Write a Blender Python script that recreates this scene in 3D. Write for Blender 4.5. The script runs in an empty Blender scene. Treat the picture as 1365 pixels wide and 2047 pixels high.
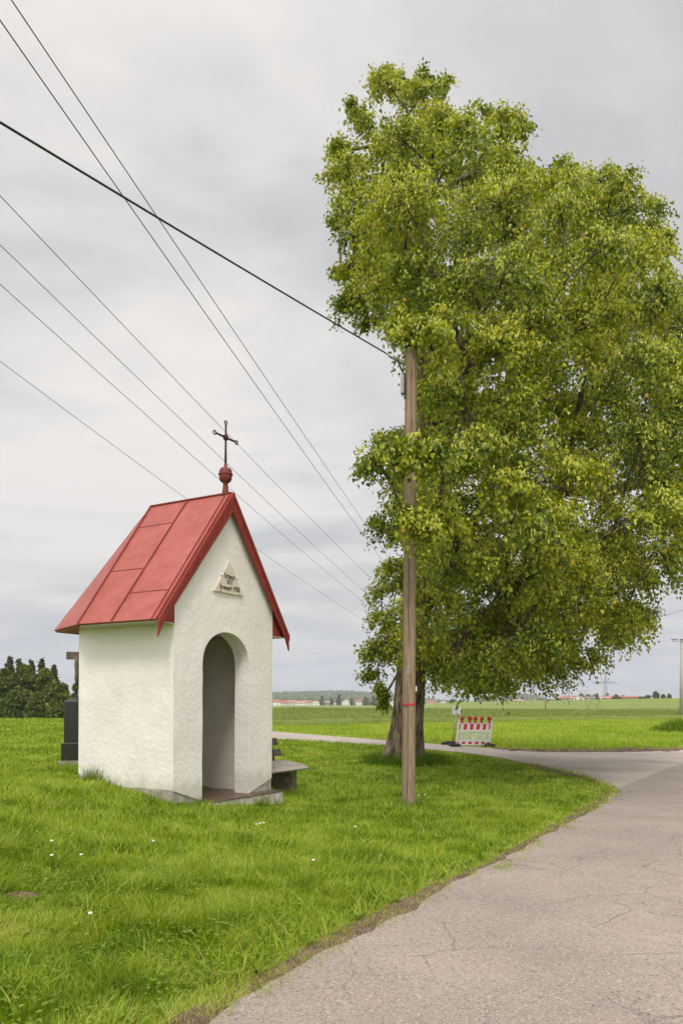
import bpy, bmesh, math, random
import numpy as np
from mathutils import Vector, Matrix, Euler

# ------------------------------------------------------------------ camera, sky, sun, exposure
S = bpy.context.scene
COL = S.collection
F, CX, CY, CZ, ROLL = 1550.0, 682.5, 1407.5, 1.75, math.radians(0.33)
cam = bpy.data.cameras.new('camera'); camo = bpy.data.objects.new('camera', cam); COL.objects.link(camo)
cam.sensor_fit = 'VERTICAL'; cam.sensor_height = 36.0; cam.sensor_width = 24.0
cam.lens = 36.0 * F / 2047.0
cam.shift_y = (CY - 1023.5) / 2047.0
cam.clip_start = 0.05; cam.clip_end = 20000
camo.matrix_world = Matrix.Translation((0, 0, CZ)) @ Matrix.Rotation(math.pi/2, 4, 'X') @ Matrix.Rotation(ROLL, 4, 'Z')
S.camera = camo

SUN_DIR = Vector((-0.02, -0.66, 0.80)).normalized()        # towards the veiled sun
SUN_EL = math.asin(SUN_DIR.z); SUN_AZ = math.atan2(SUN_DIR.x, SUN_DIR.y)
w = bpy.data.worlds.new('World'); S.world = w; w.use_nodes = True
nt = w.node_tree; nt.nodes.clear()
def N(t, **k):
    n = nt.nodes.new(t)
    for a, b in k.items(): setattr(n, a, b)
    return n
def L(a, b): nt.links.new(a, b)
def math_node(op, a, b=None, c=None):
    n = N('ShaderNodeMath', operation=op)
    for i, v in enumerate((a, b, c)):
        if v is None: continue
        if hasattr(v, 'type'): L(v, n.inputs[i])
        else: n.inputs[i].default_value = v
    return n.outputs[0]
out = N('ShaderNodeOutputWorld'); bg = N('ShaderNodeBackground'); bg.inputs['Strength'].default_value = 0.1
L(bg.outputs[0], out.inputs['Surface'])
sky = N('ShaderNodeTexSky', sky_type='NISHITA', sun_disc=False)
sky.sun_elevation = SUN_EL; sky.sun_rotation = SUN_AZ; sky.air_density = 1.0; sky.dust_density = 2.0
tc = N('ShaderNodeTexCoord'); sep = N('ShaderNodeSeparateXYZ'); L(tc.outputs['Generated'], sep.inputs[0])
zc = math_node('MAXIMUM', sep.outputs['Z'], 0.0)
zd = math_node('ADD', zc, 0.13)
cmb = N('ShaderNodeCombineXYZ')
L(math_node('DIVIDE', sep.outputs['X'], zd), cmb.inputs[0]); L(math_node('DIVIDE', sep.outputs['Y'], zd), cmb.inputs[1])
def cnoise(scale, detail, rough, off, dist=0.0):
    mp = N('ShaderNodeMapping'); mp.inputs['Location'].default_value = off; mp.inputs['Scale'].default_value = (0.72, 1.0, 1.0)
    L(cmb.outputs[0], mp.inputs['Vector'])
    n = N('ShaderNodeTexNoise'); n.inputs['Scale'].default_value = scale; n.inputs['Detail'].default_value = detail
    n.inputs['Roughness'].default_value = rough; n.inputs['Distortion'].default_value = dist
    L(mp.outputs[0], n.inputs['Vector']); return n.outputs['Fac']
n1 = cnoise(0.75, 5, 0.52, (3.1, 1.7, 0.4), 0.3); n2 = cnoise(1.9, 6, 0.55, (8.2, 4.1, 2.0), 0.2)
mixn = math_node('ADD', math_node('MULTIPLY', n1, 0.52), math_node('MULTIPLY', n2, 0.48))
ramp = N('ShaderNodeValToRGB'); L(mixn, ramp.inputs[0])
cr = ramp.color_ramp; cr.elements[0].position = 0.42; cr.elements[0].color = (0.515, 0.508, 0.512, 1)
cr.elements[1].position = 0.57; cr.elements[1].color = (0.79, 0.75, 0.71, 1)
e = cr.elements.new(0.5); e.color = (0.675, 0.653, 0.633, 1)
# bluish, thinner cloud close to the horizon
hz = N('ShaderNodeMapRange'); L(zc, hz.inputs[0]); hz.inputs[1].default_value = 0.04; hz.inputs[2].default_value = 0.13
hz.inputs[3].default_value = 0.0; hz.inputs[4].default_value = 1.0
hband = N('ShaderNodeMix', data_type='RGBA', blend_type='MIX'); L(hz.outputs[0], hband.inputs[0])
lowr = N('ShaderNodeValToRGB'); L(n2, lowr.inputs[0])
lowr.color_ramp.elements[0].position = 0.40; lowr.color_ramp.elements[0].color = (0.55, 0.58, 0.625, 1)
lowr.color_ramp.elements[1].position = 0.60; lowr.color_ramp.elements[1].color = (0.76, 0.74, 0.725, 1)
L(lowr.outputs[0], hband.inputs[6]); L(ramp.outputs[0], hband.inputs[7])
# an overcast sky is brighter towards the zenith and round the veiled sun
zen = N('ShaderNodeMapRange', interpolation_type='SMOOTHSTEP'); L(zc, zen.inputs[0])
zen.inputs[1].default_value = 0.62; zen.inputs[2].default_value = 1.0; zen.inputs[3].default_value = 1.0; zen.inputs[4].default_value = 2.0
dot = N('ShaderNodeVectorMath', operation='DOT_PRODUCT'); L(tc.outputs['Generated'], dot.inputs[0]); dot.inputs[1].default_value = SUN_DIR
glow = math_node('MULTIPLY', math_node('POWER', math_node('MAXIMUM', dot.outputs['Value'], 0.0), 3.0), 1.5)
gain = math_node('MULTIPLY', math_node('ADD', zen.outputs[0], glow), 10.0)
vm = N('ShaderNodeVectorMath', operation='SCALE'); L(hband.outputs[2], vm.inputs[0]); L(gain, vm.inputs['Scale'])
fin = N('ShaderNodeMix', data_type='RGBA', blend_type='MIX'); fin.inputs[0].default_value = 0.93
L(sky.outputs[0], fin.inputs[6]); L(vm.outputs[0], fin.inputs[7]); L(fin.outputs[2], bg.inputs['Color'])

sl = bpy.data.lights.new('sun', 'SUN'); sl.energy = 1.5; sl.angle = math.radians(12); sl.color = (1.0, 0.94, 0.84)
so = bpy.data.objects.new('sun', sl); COL.objects.link(so); so.location = (-20, -30, 40)
so.rotation_euler = SUN_DIR.to_track_quat('Z', 'Y').to_euler()

S.view_settings.view_transform = 'Standard'; S.view_settings.look = 'None'
S.view_settings.exposure = 0.28; S.view_settings.gamma = 1.0; S.view_settings.use_curve_mapping = False
S.render.engine = 'CYCLES'
S.cycles.max_bounces = 5; S.cycles.diffuse_bounces = 3; S.cycles.glossy_bounces = 2; S.cycles.transmission_bounces = 3
S.cycles.transparent_max_bounces = 4; S.cycles.volume_bounces = 0
S.cycles.use_denoising = True
try: S.cycles.denoiser = 'OPENIMAGEDENOISE'; S.cycles.denoising_input_passes = 'RGB_ALBEDO_NORMAL'; S.cycles.denoising_prefilter = 'ACCURATE'
except Exception: pass

# ------------------------------------------------------------------ helpers
RNG = np.random.default_rng(7); random.seed(7)
cR, sR = math.cos(ROLL), math.sin(ROLL)
def ray(px, py):                       # direction (x, 1, z) of the sight line through a photo pixel
    a, b = px - CX, py - CY
    return (cR*a + sR*b)/F, -(-sR*a + cR*b)/F
def at(px, py, Y):                     # point on that sight line at distance Y
    rx, rz = ray(px, py); return Vector((rx*Y, Y, CZ + rz*Y))
def sst(a, b, x):
    t = np.clip((x - a)/(b - a), 0, 1); return t*t*(3 - 2*t)
def hash2(ix, iy, s):
    h = (ix.astype(np.int64)*374761393 + iy.astype(np.int64)*668265263 + s*1274126177) & 0x7fffffff
    h = ((h ^ (h >> 13))*1274126177) & 0x7fffffff
    return ((h ^ (h >> 16)) & 0xffff)/65535.0
def vnoise(x, y, s=0):
    x = np.asarray(x, float); y = np.asarray(y, float)
    ix, iy = np.floor(x), np.floor(y); fx, fy = x - ix, y - iy
    fx = fx*fx*(3 - 2*fx); fy = fy*fy*(3 - 2*fy)
    a = hash2(ix, iy, s); b = hash2(ix+1, iy, s); c = hash2(ix, iy+1, s); d = hash2(ix+1, iy+1, s)
    return (a*(1-fx) + b*fx)*(1-fy) + (c*(1-fx) + d*fx)*fy
def fbm(x, y, s=0, o=4):
    v = 0; a = .5
    for i in range(o):
        v = v + a*vnoise(np.asarray(x)*2**i, np.asarray(y)*2**i, s + i*17); a *= .5
    return v/(1 - .5**o)
TREE = (1.78, 21.1)
def terrain(x, y):
    x = np.asarray(x, float); y = np.asarray(y, float)
    z = .45*sst(-1.0, -5.0, x)*(1 - sst(20, 34, y)*(1 - sst(-9, -15, x)))
    z = z - 1.45*sst(57, 115, y)*sst(-12, -22, x)
    z = z - .12*np.exp(-((x + .7)**2 + (y - 14.5)**2)/1.4)
    z = z + .20*np.exp(-((x - TREE[0])**2 + (y - TREE[1])**2)/4.0)
    z = z + 6.0*sst(75, 185, x)*sst(190, 340, y)
    return z
def gz(x, y): return float(terrain(x, y))
def gp(px, py, it=8):                  # where the sight line meets the ground
    rx, rz = ray(px, py); Y = CZ/max(-rz, 1e-4)
    for _ in range(it): Y = (CZ - gz(rx*Y, Y))/max(-rz, 1e-4)
    return Vector((rx*Y, Y, gz(rx*Y, Y)))

class MB:                              # gathers vertices and faces for one mesh
    def __init__(s): s.v = []; s.f = []
    def add(s, vs, fs):
        o = len(s.v); s.v += [tuple(p) for p in vs]; s.f += [tuple(i + o for i in f) for f in fs]; return s
    def box(s, c, size, rot=None):
        hx, hy, hz = size[0]/2, size[1]/2, size[2]/2
        P = [Vector((x, y, z)) for x in (-hx, hx) for y in (-hy, hy) for z in (-hz, hz)]
        if rot is not None: P = [rot @ p for p in P]
        c = Vector(c)
        return s.add([c + p for p in P], [(0,1,3,2), (4,6,7,5), (0,4,5,1), (2,3,7,6), (0,2,6,4), (1,5,7,3)])
    def tube(s, pts, r, n=8, caps=True):
        pts = [Vector(p) for p in pts]; rs = r if isinstance(r, (list, tuple)) else [r]*len(pts)
        rings = []; prev = None
        for i, p in enumerate(pts):
            d = (pts[min(i+1, len(pts)-1)] - pts[max(i-1, 0)]).normalized()
            if prev is None:
                u = d.orthogonal().normalized()
            else:
                u = (prev - d*prev.dot(d)); u = u.normalized() if u.length > 1e-6 else d.orthogonal().normalized()
            prev = u; v = d.cross(u)
            rings.append([p + (u*math.cos(k*2*math.pi/n) + v*math.sin(k*2*math.pi/n))*rs[i] for k in range(n)])
        vs = [q for R in rings for q in R]; fs = []
        for i in range(len(pts)-1):
            for k in range(n):
                a = i*n + k; b = i*n + (k+1) % n; fs.append((a, b, b+n, a+n))
        if caps: fs.append(tuple(range(n))[::-1]); fs.append(tuple(range((len(pts)-1)*n, len(pts)*n)))
        return s.add(vs, fs)
    def lathe(s, prof, c=(0,0,0), n=24, mat=None):
        vs = []; fs = []; c = Vector(c)
        for (r, z) in prof:
            for k in range(n):
                p = Vector((r*math.cos(2*math.pi*k/n), r*math.sin(2*math.pi*k/n), z))
                if mat is not None: p = mat @ p
                vs.append(c + p)
        for i in range(len(prof)-1):
            for k in range(n):
                a = i*n + k; b = i*n + (k+1) % n; fs.append((a, b, b+n, a+n))
        fs.append(tuple(range(n))[::-1]); fs.append(tuple(range((len(prof)-1)*n, len(prof)*n)))
        return s.add(vs, fs)
    def torus(s, c, R, r, U, V, n=18, m=6):
        c, U, V = Vector(c), Vector(U), Vector(V); Wn = U.cross(V); vs = []; fs = []
        for i in range(n):
            a = 2*math.pi*i/n; d = U*math.cos(a) + V*math.sin(a)
            for j in range(m):
                b = 2*math.pi*j/m; vs.append(c + d*(R + r*math.cos(b)) + Wn*(r*math.sin(b)))
        for i in range(n):
            for j in range(m):
                fs.append((i*m+j, ((i+1)%n)*m+j, ((i+1)%n)*m+(j+1)%m, i*m+(j+1)%m))
        return s.add(vs, fs)
    def prism(s, poly, d):                 # polygon (3-D points) extruded by vector d
        n = len(poly); d = Vector(d); P = [Vector(p) for p in poly]
        vs = P + [p + d for p in P]
        fs = [tuple(range(n))[::-1], tuple(range(n, 2*n))] + [(i, (i+1) % n, n + (i+1) % n, n + i) for i in range(n)]
        return s.add(vs, fs)
    def grid(s, P, nu, nv):                # P[u][v] points
        vs = [P[i][j] for i in range(nu) for j in range(nv)]
        fs = [(i*nv+j, (i+1)*nv+j, (i+1)*nv+j+1, i*nv+j+1) for i in range(nu-1) for j in range(nv-1)]
        return s.add(vs, fs)
    def build(s, name, mat=None, parent=None, smooth=False, bevel=0, loc=None):
        me = bpy.data.meshes.new(name); me.from_pydata(s.v, [], s.f); me.update()
        bm = bmesh.new(); bm.from_mesh(me); bmesh.ops.recalc_face_normals(bm, faces=bm.faces); bm.to_mesh(me); bm.free()
        if mat: me.materials.append(mat)
        o = bpy.data.objects.new(name, me); COL.objects.link(o)
        if smooth:
            for p in me.polygons: p.use_smooth = True
        if bevel:
            b = o.modifiers.new('bevel', 'BEVEL'); b.width = bevel; b.segments = 2; b.limit_method = 'ANGLE'; b.angle_limit = math.radians(40)
        if parent: o.parent = parent
        if loc is not None: o.location = loc
        return o
def tag(o, label=None, cat=None, group=None, kind=None):
    if label: o['label'] = label
    if cat: o['category'] = cat
    if group: o['group'] = group
    if kind: o['kind'] = kind
    return o
def thing(name, loc, label, cat, group=None, rz=0):
    o = bpy.data.objects.new(name, None); COL.objects.link(o); o.location = loc; o.rotation_euler = (0, 0, rz)
    o.empty_display_size = .2
    return tag(o, label, cat, group)
def np_mesh(name, V, Fc, mat, parent=None, attrs=None, smooth=False):
    me = bpy.data.meshes.new(name); n = Fc.shape[1]
    me.vertices.add(len(V)); me.vertices.foreach_set('co', V.astype(np.float32).ravel())
    me.loops.add(Fc.size); me.loops.foreach_set('vertex_index', Fc.astype(np.int32).ravel())
    me.polygons.add(len(Fc)); me.polygons.foreach_set('loop_start', np.arange(0, Fc.size, n, dtype=np.int32))
    if smooth: me.polygons.foreach_set('use_smooth', np.ones(len(Fc), bool))
    for k, a in (attrs or {}).items():
        at_ = me.attributes.new(k, 'FLOAT', 'POINT'); at_.data.foreach_set('value', a.astype(np.float32))
    me.update(calc_edges=True)
    me.materials.append(mat); o = bpy.data.objects.new(name, me); COL.objects.link(o)
    if parent: o.parent = parent
    return o
def copy_tree(o, parent=None):
    c = o.copy(); COL.objects.link(c); c.parent = parent if parent else o.parent
    for ch in list(o.children):
        if ch.name != c.name: copy_tree(ch, c)
    return c

# ------------------------------------------------------------------ materials
class M:
    def __init__(s, name):
        s.m = bpy.data.materials.new(name); s.m.use_nodes = True; s.t = s.m.node_tree
        s.b = s.t.nodes['Principled BSDF']; s.out = s.t.nodes['Material Output']; s._c = None
    def n(s, t, **k):
        x = s.t.nodes.new(t)
        for a, b in k.items(): setattr(x, a, b)
        return x
    def l(s, a, b): s.t.links.new(a, b)
    def coord(s, kind='Object', scale=None):
        if s._c is None: s._c = s.n('ShaderNodeTexCoord')
        o = s._c.outputs[kind]
        if scale is not None:
            mp = s.n('ShaderNodeMapping'); mp.inputs['Scale'].default_value = scale; s.l(o, mp.inputs['Vector']); return mp.outputs[0]
        return o
    def noise(s, scale, detail=4, rough=.55, vec=None, dist=0, out='Fac'):
        x = s.n('ShaderNodeTexNoise'); x.inputs['Scale'].default_value = scale; x.inputs['Detail'].default_value = detail
        x.inputs['Roughness'].default_value = rough; x.inputs['Distortion'].default_value = dist
        s.l(vec if vec is not None else s.coord(), x.inputs['Vector']); return x.outputs[out]
    def ramp(s, fac, stops):
        r = s.n('ShaderNodeValToRGB'); s.l(fac, r.inputs[0]); cr = r.color_ramp
        while len(cr.elements) < len(stops): cr.elements.new(.5)
        for e, (p, c) in zip(cr.elements, stops):
            e.position = p; e.color = (*c, 1) if len(c) == 3 else c
        return r.outputs[0]
    def val(s, fac, a, b, lo=0., hi=1.):
        r = s.n('ShaderNodeMapRange'); s.l(fac, r.inputs[0])
        for i, v in zip((1, 2, 3, 4), (a, b, lo, hi)): r.inputs[i].default_value = v
        return r.outputs[0]
    def mix(s, fac, a, b, mode='MIX'):
        x = s.n('ShaderNodeMix', data_type='RGBA', blend_type=mode)
        for i, v in ((0, fac), (6, a), (7, b)):
            if hasattr(v, 'type'): s.l(v, x.inputs[i])
            elif i == 0: x.inputs[0].default_value = v
            else: x.inputs[i].default_value = (*v, 1)
        return x.outputs[2]
    def mth(s, op, a, b=0.):
        x = s.n('ShaderNodeMath', operation=op)
        for i, v in enumerate((a, b)):
            if hasattr(v, 'type'): s.l(v, x.inputs[i])
            else: x.inputs[i].default_value = v
        return x.outputs[0]
    def base(s, c):
        if hasattr(c, 'type'): s.l(c, s.b.inputs['Base Color'])
        else: s.b.inputs['Base Color'].default_value = (*c, 1)
        return s
    def set(s, rough=.7, spec=.4, metal=0.):
        s.b.inputs['Roughness'].default_value = rough; s.b.inputs['Specular IOR Level'].default_value = spec
        s.b.inputs['Metallic'].default_value = metal; return s
    def bump(s, h, strength=.5, dist=.01):
        b = s.n('ShaderNodeBump'); b.inputs['Strength'].default_value = strength; b.inputs['Distance'].default_value = dist
        s.l(h, b.inputs['Height']); s.l(b.outputs[0], s.b.inputs['Normal']); return s
def simple(name, c, rough=.7, spec=.3, metal=0., var=.15, scale=6., bump=0., bd=.01):
    m = M(name); f = m.noise(scale, 5, .6)
    lo = tuple(x*(1-var) for x in c); hi = tuple(min(1, x*(1+var)) for x in c)
    m.base(m.ramp(f, [(.3, lo), (.7, hi)])).set(rough, spec, metal)
    if bump: m.bump(m.noise(scale*4, 5, .65), bump, bd)
    return m.m
def foliage(name, stops, trans=.35, gloss=.35, rough=.45):
    m = M(name); a = m.n('ShaderNodeAttribute', attribute_name='tint')
    c = m.ramp(a.outputs['Fac'], stops); m.base(c).set(rough, gloss)
    tr = m.n('ShaderNodeBsdfTranslucent'); tint = m.mix(1.0, c, (1.25, 1.2, .55), 'MULTIPLY'); m.l(tint, tr.inputs['Color'])
    mx = m.n('ShaderNodeMixShader'); mx.inputs[0].default_value = trans
    m.l(m.b.outputs[0], mx.inputs[1]); m.l(tr.outputs[0], mx.inputs[2]); m.l(mx.outputs[0], m.out.inputs['Surface'])
    return m.m

# plaster
def plaster_mat():
    m = M('white_plaster'); v = m.coord()
    big = m.noise(1.3, 4, .55); c = m.ramp(big, [(.3, (.79, .745, .715)), (.55, (.85, .81, .785)), (.75, (.88, .845, .825))])
    st = m.noise(5, 6, .7, m.coord(scale=(1, 1, .18))); c = m.mix(m.val(st, .60, .80, 0, .25), c, (.60, .57, .47))
    sz_ = m.n('ShaderNodeSeparateXYZ'); m.l(v, sz_.inputs[0]); foot = m.mth('ADD', sz_.outputs['Z'], m.mth('MULTIPLY', m.noise(7, 5, .7), .5)); c = m.mix(m.val(foot, .62, .85, .5, 0), c, (.43, .41, .31))
    m.base(c).set(.85, .25)
    h1 = m.noise(13, 6, .62, dist=.8); h2 = m.noise(42, 4, .6, m.coord(scale=(1, 1, 1.7)))
    vo = m.n('ShaderNodeTexVoronoi', feature='SMOOTH_F1'); vo.inputs['Scale'].default_value = 15
    wv = m.mix(.12, v, m.noise(6, 3, .5, out='Color')); m.l(wv, vo.inputs['Vector'])
    h = m.mth('ADD', m.mth('ADD', m.mth('MULTIPLY', h1, 1.3), m.mth('MULTIPLY', h2, .5)), m.mth('MULTIPLY', vo.outputs['Distance'], .7))
    m.bump(h, .8, .010); return m.m
PLASTER = plaster_mat()
def roof_mat():
    m = M('red_sheet_metal'); f = m.noise(2.2, 5, .6); c = m.ramp(f, [(.3, (.31, .068, .055)), (.55, (.375, .092, .076)), (.75, (.43, .125, .105))])
    sc = m.noise(9, 6, .75, m.coord(scale=(1, 1, .5))); c = m.mix(m.val(sc, .52, .72, 0, .55), c, (.44, .17, .14))
    dk = m.noise(26, 5, .7); c = m.mix(m.val(dk, .64, .74, 0, .45), c, (.17, .05, .04))
    m.base(c).set(.5, .35); m.bump(m.noise(3.5, 2, .5), .35, .02); return m.m
ROOF = roof_mat()
ROOFDARK = simple('dark_red_sheet', (.255, .040, .032), .5, .35, var=.15, scale=5, bump=.1)
SEAM = simple('seam_red', (.235, .05, .04), .6, .3)
SOFFIT = simple('soffit_board', (.47, .43, .33), .8, .2, var=.15, scale=4)
PLINTH = simple('grey_render', (.36, .335, .29), .9, .2, var=.35, scale=7, bump=.6, bd=.012)
STEPSIDE = simple('step_concrete', (.50, .47, .41), .9, .2, var=.4, scale=9, bump=.6, bd=.01)
FLOORPAINT = simple('floor_paint', (.115, .062, .05), .35, .5, var=.3, scale=5, bump=.1)
INSIDE = simple('inner_plaster', (.62, .565, .51), .85, .2, var=.06, scale=3, bump=.15)
PLAQUE = simple('plaque_stone', (.68, .60, .50), .6, .3, var=.10, scale=9)
BLACK = simple('black_lettering', (.02, .02, .018), .6, .3)
IRON = simple('wrought_iron', (.045, .014, .012), .55, .4)
GRANITE = simple('dark_granite', (.022, .023, .02), .22, .5, var=.4, scale=60)
ROUGHSTONE = simple('rough_stone', (.25, .235, .18), .95, .2, var=.5, scale=14, bump=.9, bd=.03)
def wood(name, a, b, sc=(14, 14, 1.1), rough=.85):
    m = M(name); g = m.noise(3, 6, .65, m.coord(scale=sc)); g2 = m.noise(22, 4, .6, m.coord(scale=(sc[0]*.3, sc[1]*.3, sc[2]*.25)))
    c = m.ramp(g, [(.28, a), (.72, b)]); c = m.mix(m.val(g2, .6, .75, 0, .5), c, tuple(x*.5 for x in a))
    m.base(c).set(rough, .25); m.bump(g, .6, .012); return m.m
POLEWOOD = wood('pole_wood', (.15, .105, .066), (.39, .295, .20))
OLDWOOD = wood('weathered_wood', (.075, .055, .042), (.20, .155, .12))
GREYWOOD = wood('grey_wood', (.26, .225, .19), (.44, .40, .36), sc=(2, 14, 14))
BENCHSTONE = simple('mossy_concrete', (.145, .125, .085), .95, .2, var=.55, scale=9, bump=.9, bd=.02)
def bark_mat():
    m = M('bark'); v = m.coord(scale=(1, 1, .22)); h = m.noise(9, 7, .7, v, dist=.6)
    c = m.ramp(h, [(.36, (.030, .022, .014)), (.5, (.17, .13, .088)), (.62, (.37, .30, .21))])
    c = m.mix(m.val(m.noise(2.5, 4, .6), .55, .72, 0, .35), c, (.10, .12, .045))
    m.base(c).set(.95, .15); m.bump(h, 1.0, .08); return m.m
BARK = bark_mat()
CABLE = simple('cable_black', (.02, .02, .022), .6, .3)
WIRE = simple('wire_grey', (.025, .025, .028), .5, .4)
STEEL = simple('galvanised_steel', (.42, .43, .44), .45, .5, .6, var=.1)
GREYBOX = simple('grey_plastic', (.33, .32, .30), .6, .35)
REDPAINT = simple('red_spray', (.52, .035, .04), .6, .3, var=.15, scale=30)
WHITEPLASTIC = simple('white_plastic', (.80, .79, .77), .4, .4, var=.05)
REFLWHITE = simple('reflective_white', (.74, .745, .75), .45, .4, var=.04)
REDFILM = simple('red_film', (.66, .03, .03), .4, .4, var=.08)
LAMPRED = simple('lamp_red', (.62, .035, .025), .25, .6, var=.1)
LAMPDARK = simple('lamp_lens', (.33, .012, .016), .12, .7, var=.25, scale=20)
RUBBER = simple('recycled_rubber', (.045, .042, .038), .9, .2, var=.4, scale=20, bump=.5)
CONCRETE = simple('concrete_pole', (.40, .385, .36), .85, .2, var=.12, scale=3)

def asphalt(name, c0, c1, crack=True, patch=(.30, .235, .195)):
    m = M(name); v = m.coord()
    big = m.noise(.55, 4, .55); c = m.ramp(big, [(.32, c0), (.68, c1)])
    c = m.mix(m.val(m.noise(1.7, 4, .6), .55, .75, 0, .35), c, patch)
    c = m.mix(m.val(m.noise(.33, 3, .5, dist=.5), .5, .7, 0, .3), c, tuple(x*.72 for x in c0))
    sp = m.n('ShaderNodeTexVoronoi', feature='F1'); sp.inputs['Scale'].default_value = 85; m.l(v, sp.inputs['Vector'])
    cs = m.n('ShaderNodeSeparateColor'); m.l(sp.outputs['Color'], cs.inputs[0])
    c = m.mix(m.val(cs.outputs[0], .80, .97, 0, .55), c, (.52, .47, .42)); c = m.mix(m.val(cs.outputs[1], .78, .95, 0, .6), c, (.09, .075, .065))
    c = m.mix(m.val(m.noise(38, 5, .75), .56, .72, 0, .55), c, (.13, .105, .09))
    h = m.noise(120, 3, .6)
    if crack:
        dv = m.mix(.17, v, m.noise(2.4, 6, .7, out='Color'))
        ed = m.n('ShaderNodeTexVoronoi', feature='DISTANCE_TO_EDGE'); ed.inputs['Scale'].default_value = 1.5; m.l(dv, ed.inputs['Vector'])
        gate = m.val(m.noise(.5, 3, .6), .44, .56, 0, 1)
        k = m.mth('MULTIPLY', m.val(ed.outputs['Distance'], .0015, .0075, 1, 0), gate)
        e2 = m.n('ShaderNodeTexVoronoi', feature='DISTANCE_TO_EDGE'); e2.inputs['Scale'].default_value = 3.6; m.l(m.mix(.10, v, m.noise(5, 5, .7, out='Color')), e2.inputs['Vector'])
        g2 = m.val(m.noise(.8, 3, .6, m.coord(scale=(1, 1, 3))), .54, .62, 0, .7)
        k = m.mth('MAXIMUM', k, m.mth('MULTIPLY', m.val(e2.outputs['Distance'], .002, .014, 1, 0), g2))
        c = m.mix(m.mth('MULTIPLY', k, .62), c, (.085, .068, .058)); h = m.mth('SUBTRACT', h, m.mth('MULTIPLY', k, 1.5))
    m.base(c).set(.88, .25); m.bump(h, .55, .006); return m.m
ASPHALT = asphalt('asphalt_main', (.262, .222, .192), (.365, .310, .268))
ASPHALT2 = asphalt('asphalt_side', (.36, .31, .272), (.475, .41, .365), crack=False, patch=(.40, .345, .30))
def dirt_mat():
    m = M('bare_soil'); a = m.noise(6, 6, .65); c = m.ramp(a, [(.3, (.085, .053, .036)), (.55, (.18, .122, .088)), (.75, (.28, .205, .15))])
    m.base(c).set(.95, .15); m.bump(m.noise(35, 6, .7), .9, .02); return m.m
DIRT = dirt_mat()
def ground_mat():
    m = M('meadow_ground'); a = m.noise(.9, 7, .7); b = m.noise(.035, 4, .6)
    c = m.ramp(a, [(.32, (.10, .145, .016)), (.52, (.19, .27, .026)), (.72, (.28, .36, .05))])
    c = m.mix(m.val(b, .4, .65, 0, .35), c, (.23, .30, .035))
    m.base(c).set(.95, .1); m.bump(m.noise(9, 5, .7), .8, .05); return m.m
GROUND = ground_mat()
def crop_mat():
    m = M('green_crop'); g = m.n('ShaderNodeNewGeometry')
    a = m.noise(.45, 8, .75, m.coord(scale=(1, .35, 1))); b = m.noise(.03, 4, .6, m.coord(scale=(.25, 1, 1)))
    c = m.ramp(a, [(.32, (.13, .175, .034)), (.5, (.20, .25, .055)), (.70, (.27, .315, .09))])
    c = m.mix(m.val(b, .42, .62, 0, .55), c, (.20, .24, .075))
    m.base(c).set(.95, .1); m.bump(m.noise(3, 6, .75), 1.0, .12); return m.m
CROP = crop_mat()
GRASS = foliage('grass_blades', [(0, (.062, .118, .007)), (.42, (.178, .298, .010)), (.68, (.325, .452, .026)), (.86, (.50, .52, .12)), (1, (.56, .43, .19))], .40, .25, .5)
WEED = foliage('weed_leaves', [(0, (.07, .135, .010)), (.5, (.175, .285, .016)), (1, (.31, .41, .045))], .35, .35, .45)
LINDEN = foliage('linden_leaves', [(0, (.035, .070, .008)), (.4, (.165, .225, .012)), (.75, (.36, .41, .022)), (.93, (.54, .53, .055)), (1, (.50, .30, .04))], .36, .4, .38)
BRACT = foliage('linden_bracts', [(0, (.54, .60, .08)), (.6, (.74, .73, .15)), (1, (.78, .66, .17))], .4, .25, .5)
FARLEAF = foliage('far_foliage', [(0, (.035, .06, .010)), (.5, (.105, .145, .018)), (1, (.21, .25, .04))], .3, .3, .5)
SPRUCE = foliage('spruce_needles', [(0, (.030, .048, .012)), (.6, (.085, .105, .024)), (1, (.15, .16, .04))], .15, .3, .5)
FARBARK = simple('far_bark', (.06, .048, .036), .95, .1)
HOUSEWHITE = simple('white_render', (.74, .72, .69), .85, .2, var=.05)
HOUSECREAM = simple('cream_render', (.62, .57, .49), .85, .2, var=.05)
HOUSEGREY = simple('grey_boards', (.26, .24, .22), .85, .2)
BARNWOOD = simple('dark_barn_boards', (.085, .055, .045), .9, .15)
TILERED = simple('red_roof_tiles', (.36, .15, .11), .8, .2, var=.2, scale=.6)
TILEPINK = simple('faded_roof_tiles', (.44, .22, .17), .8, .2, var=.15, scale=.6)
TILEDARK = simple('dark_roof_tiles', (.11, .085, .08), .8, .2, var=.2, scale=.6)
GLASS = simple('window_glass', (.03, .035, .04), .15, .5)

# ------------------------------------------------------------------ ground, roads
def axis():
    a = [0.]; st = .35
    while a[-1] < 4200:
        a.append(a[-1] + st); st *= 1.04 if a[-1] > 8 else 1.0
    return np.array(a)
ax = axis(); gx = np.concatenate([-ax[:0:-1], ax]); gy = np.concatenate([-ax[1:70][::-1], ax])
XX, YY = np.meshgrid(gx, gy, indexing='ij'); ZZ = terrain(XX, YY)
Vg = np.stack([XX.ravel(), YY.ravel(), ZZ.ravel()], 1); ny = len(gy)
ii, jj = np.meshgrid(np.arange(len(gx)-1), np.arange(ny-1), indexing='ij'); q = (ii*ny + jj).ravel()
tag(np_mesh('ground', Vg, np.stack([q, q+ny, q+ny+1, q+1], 1), GROUND, smooth=True), kind='structure')

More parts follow.
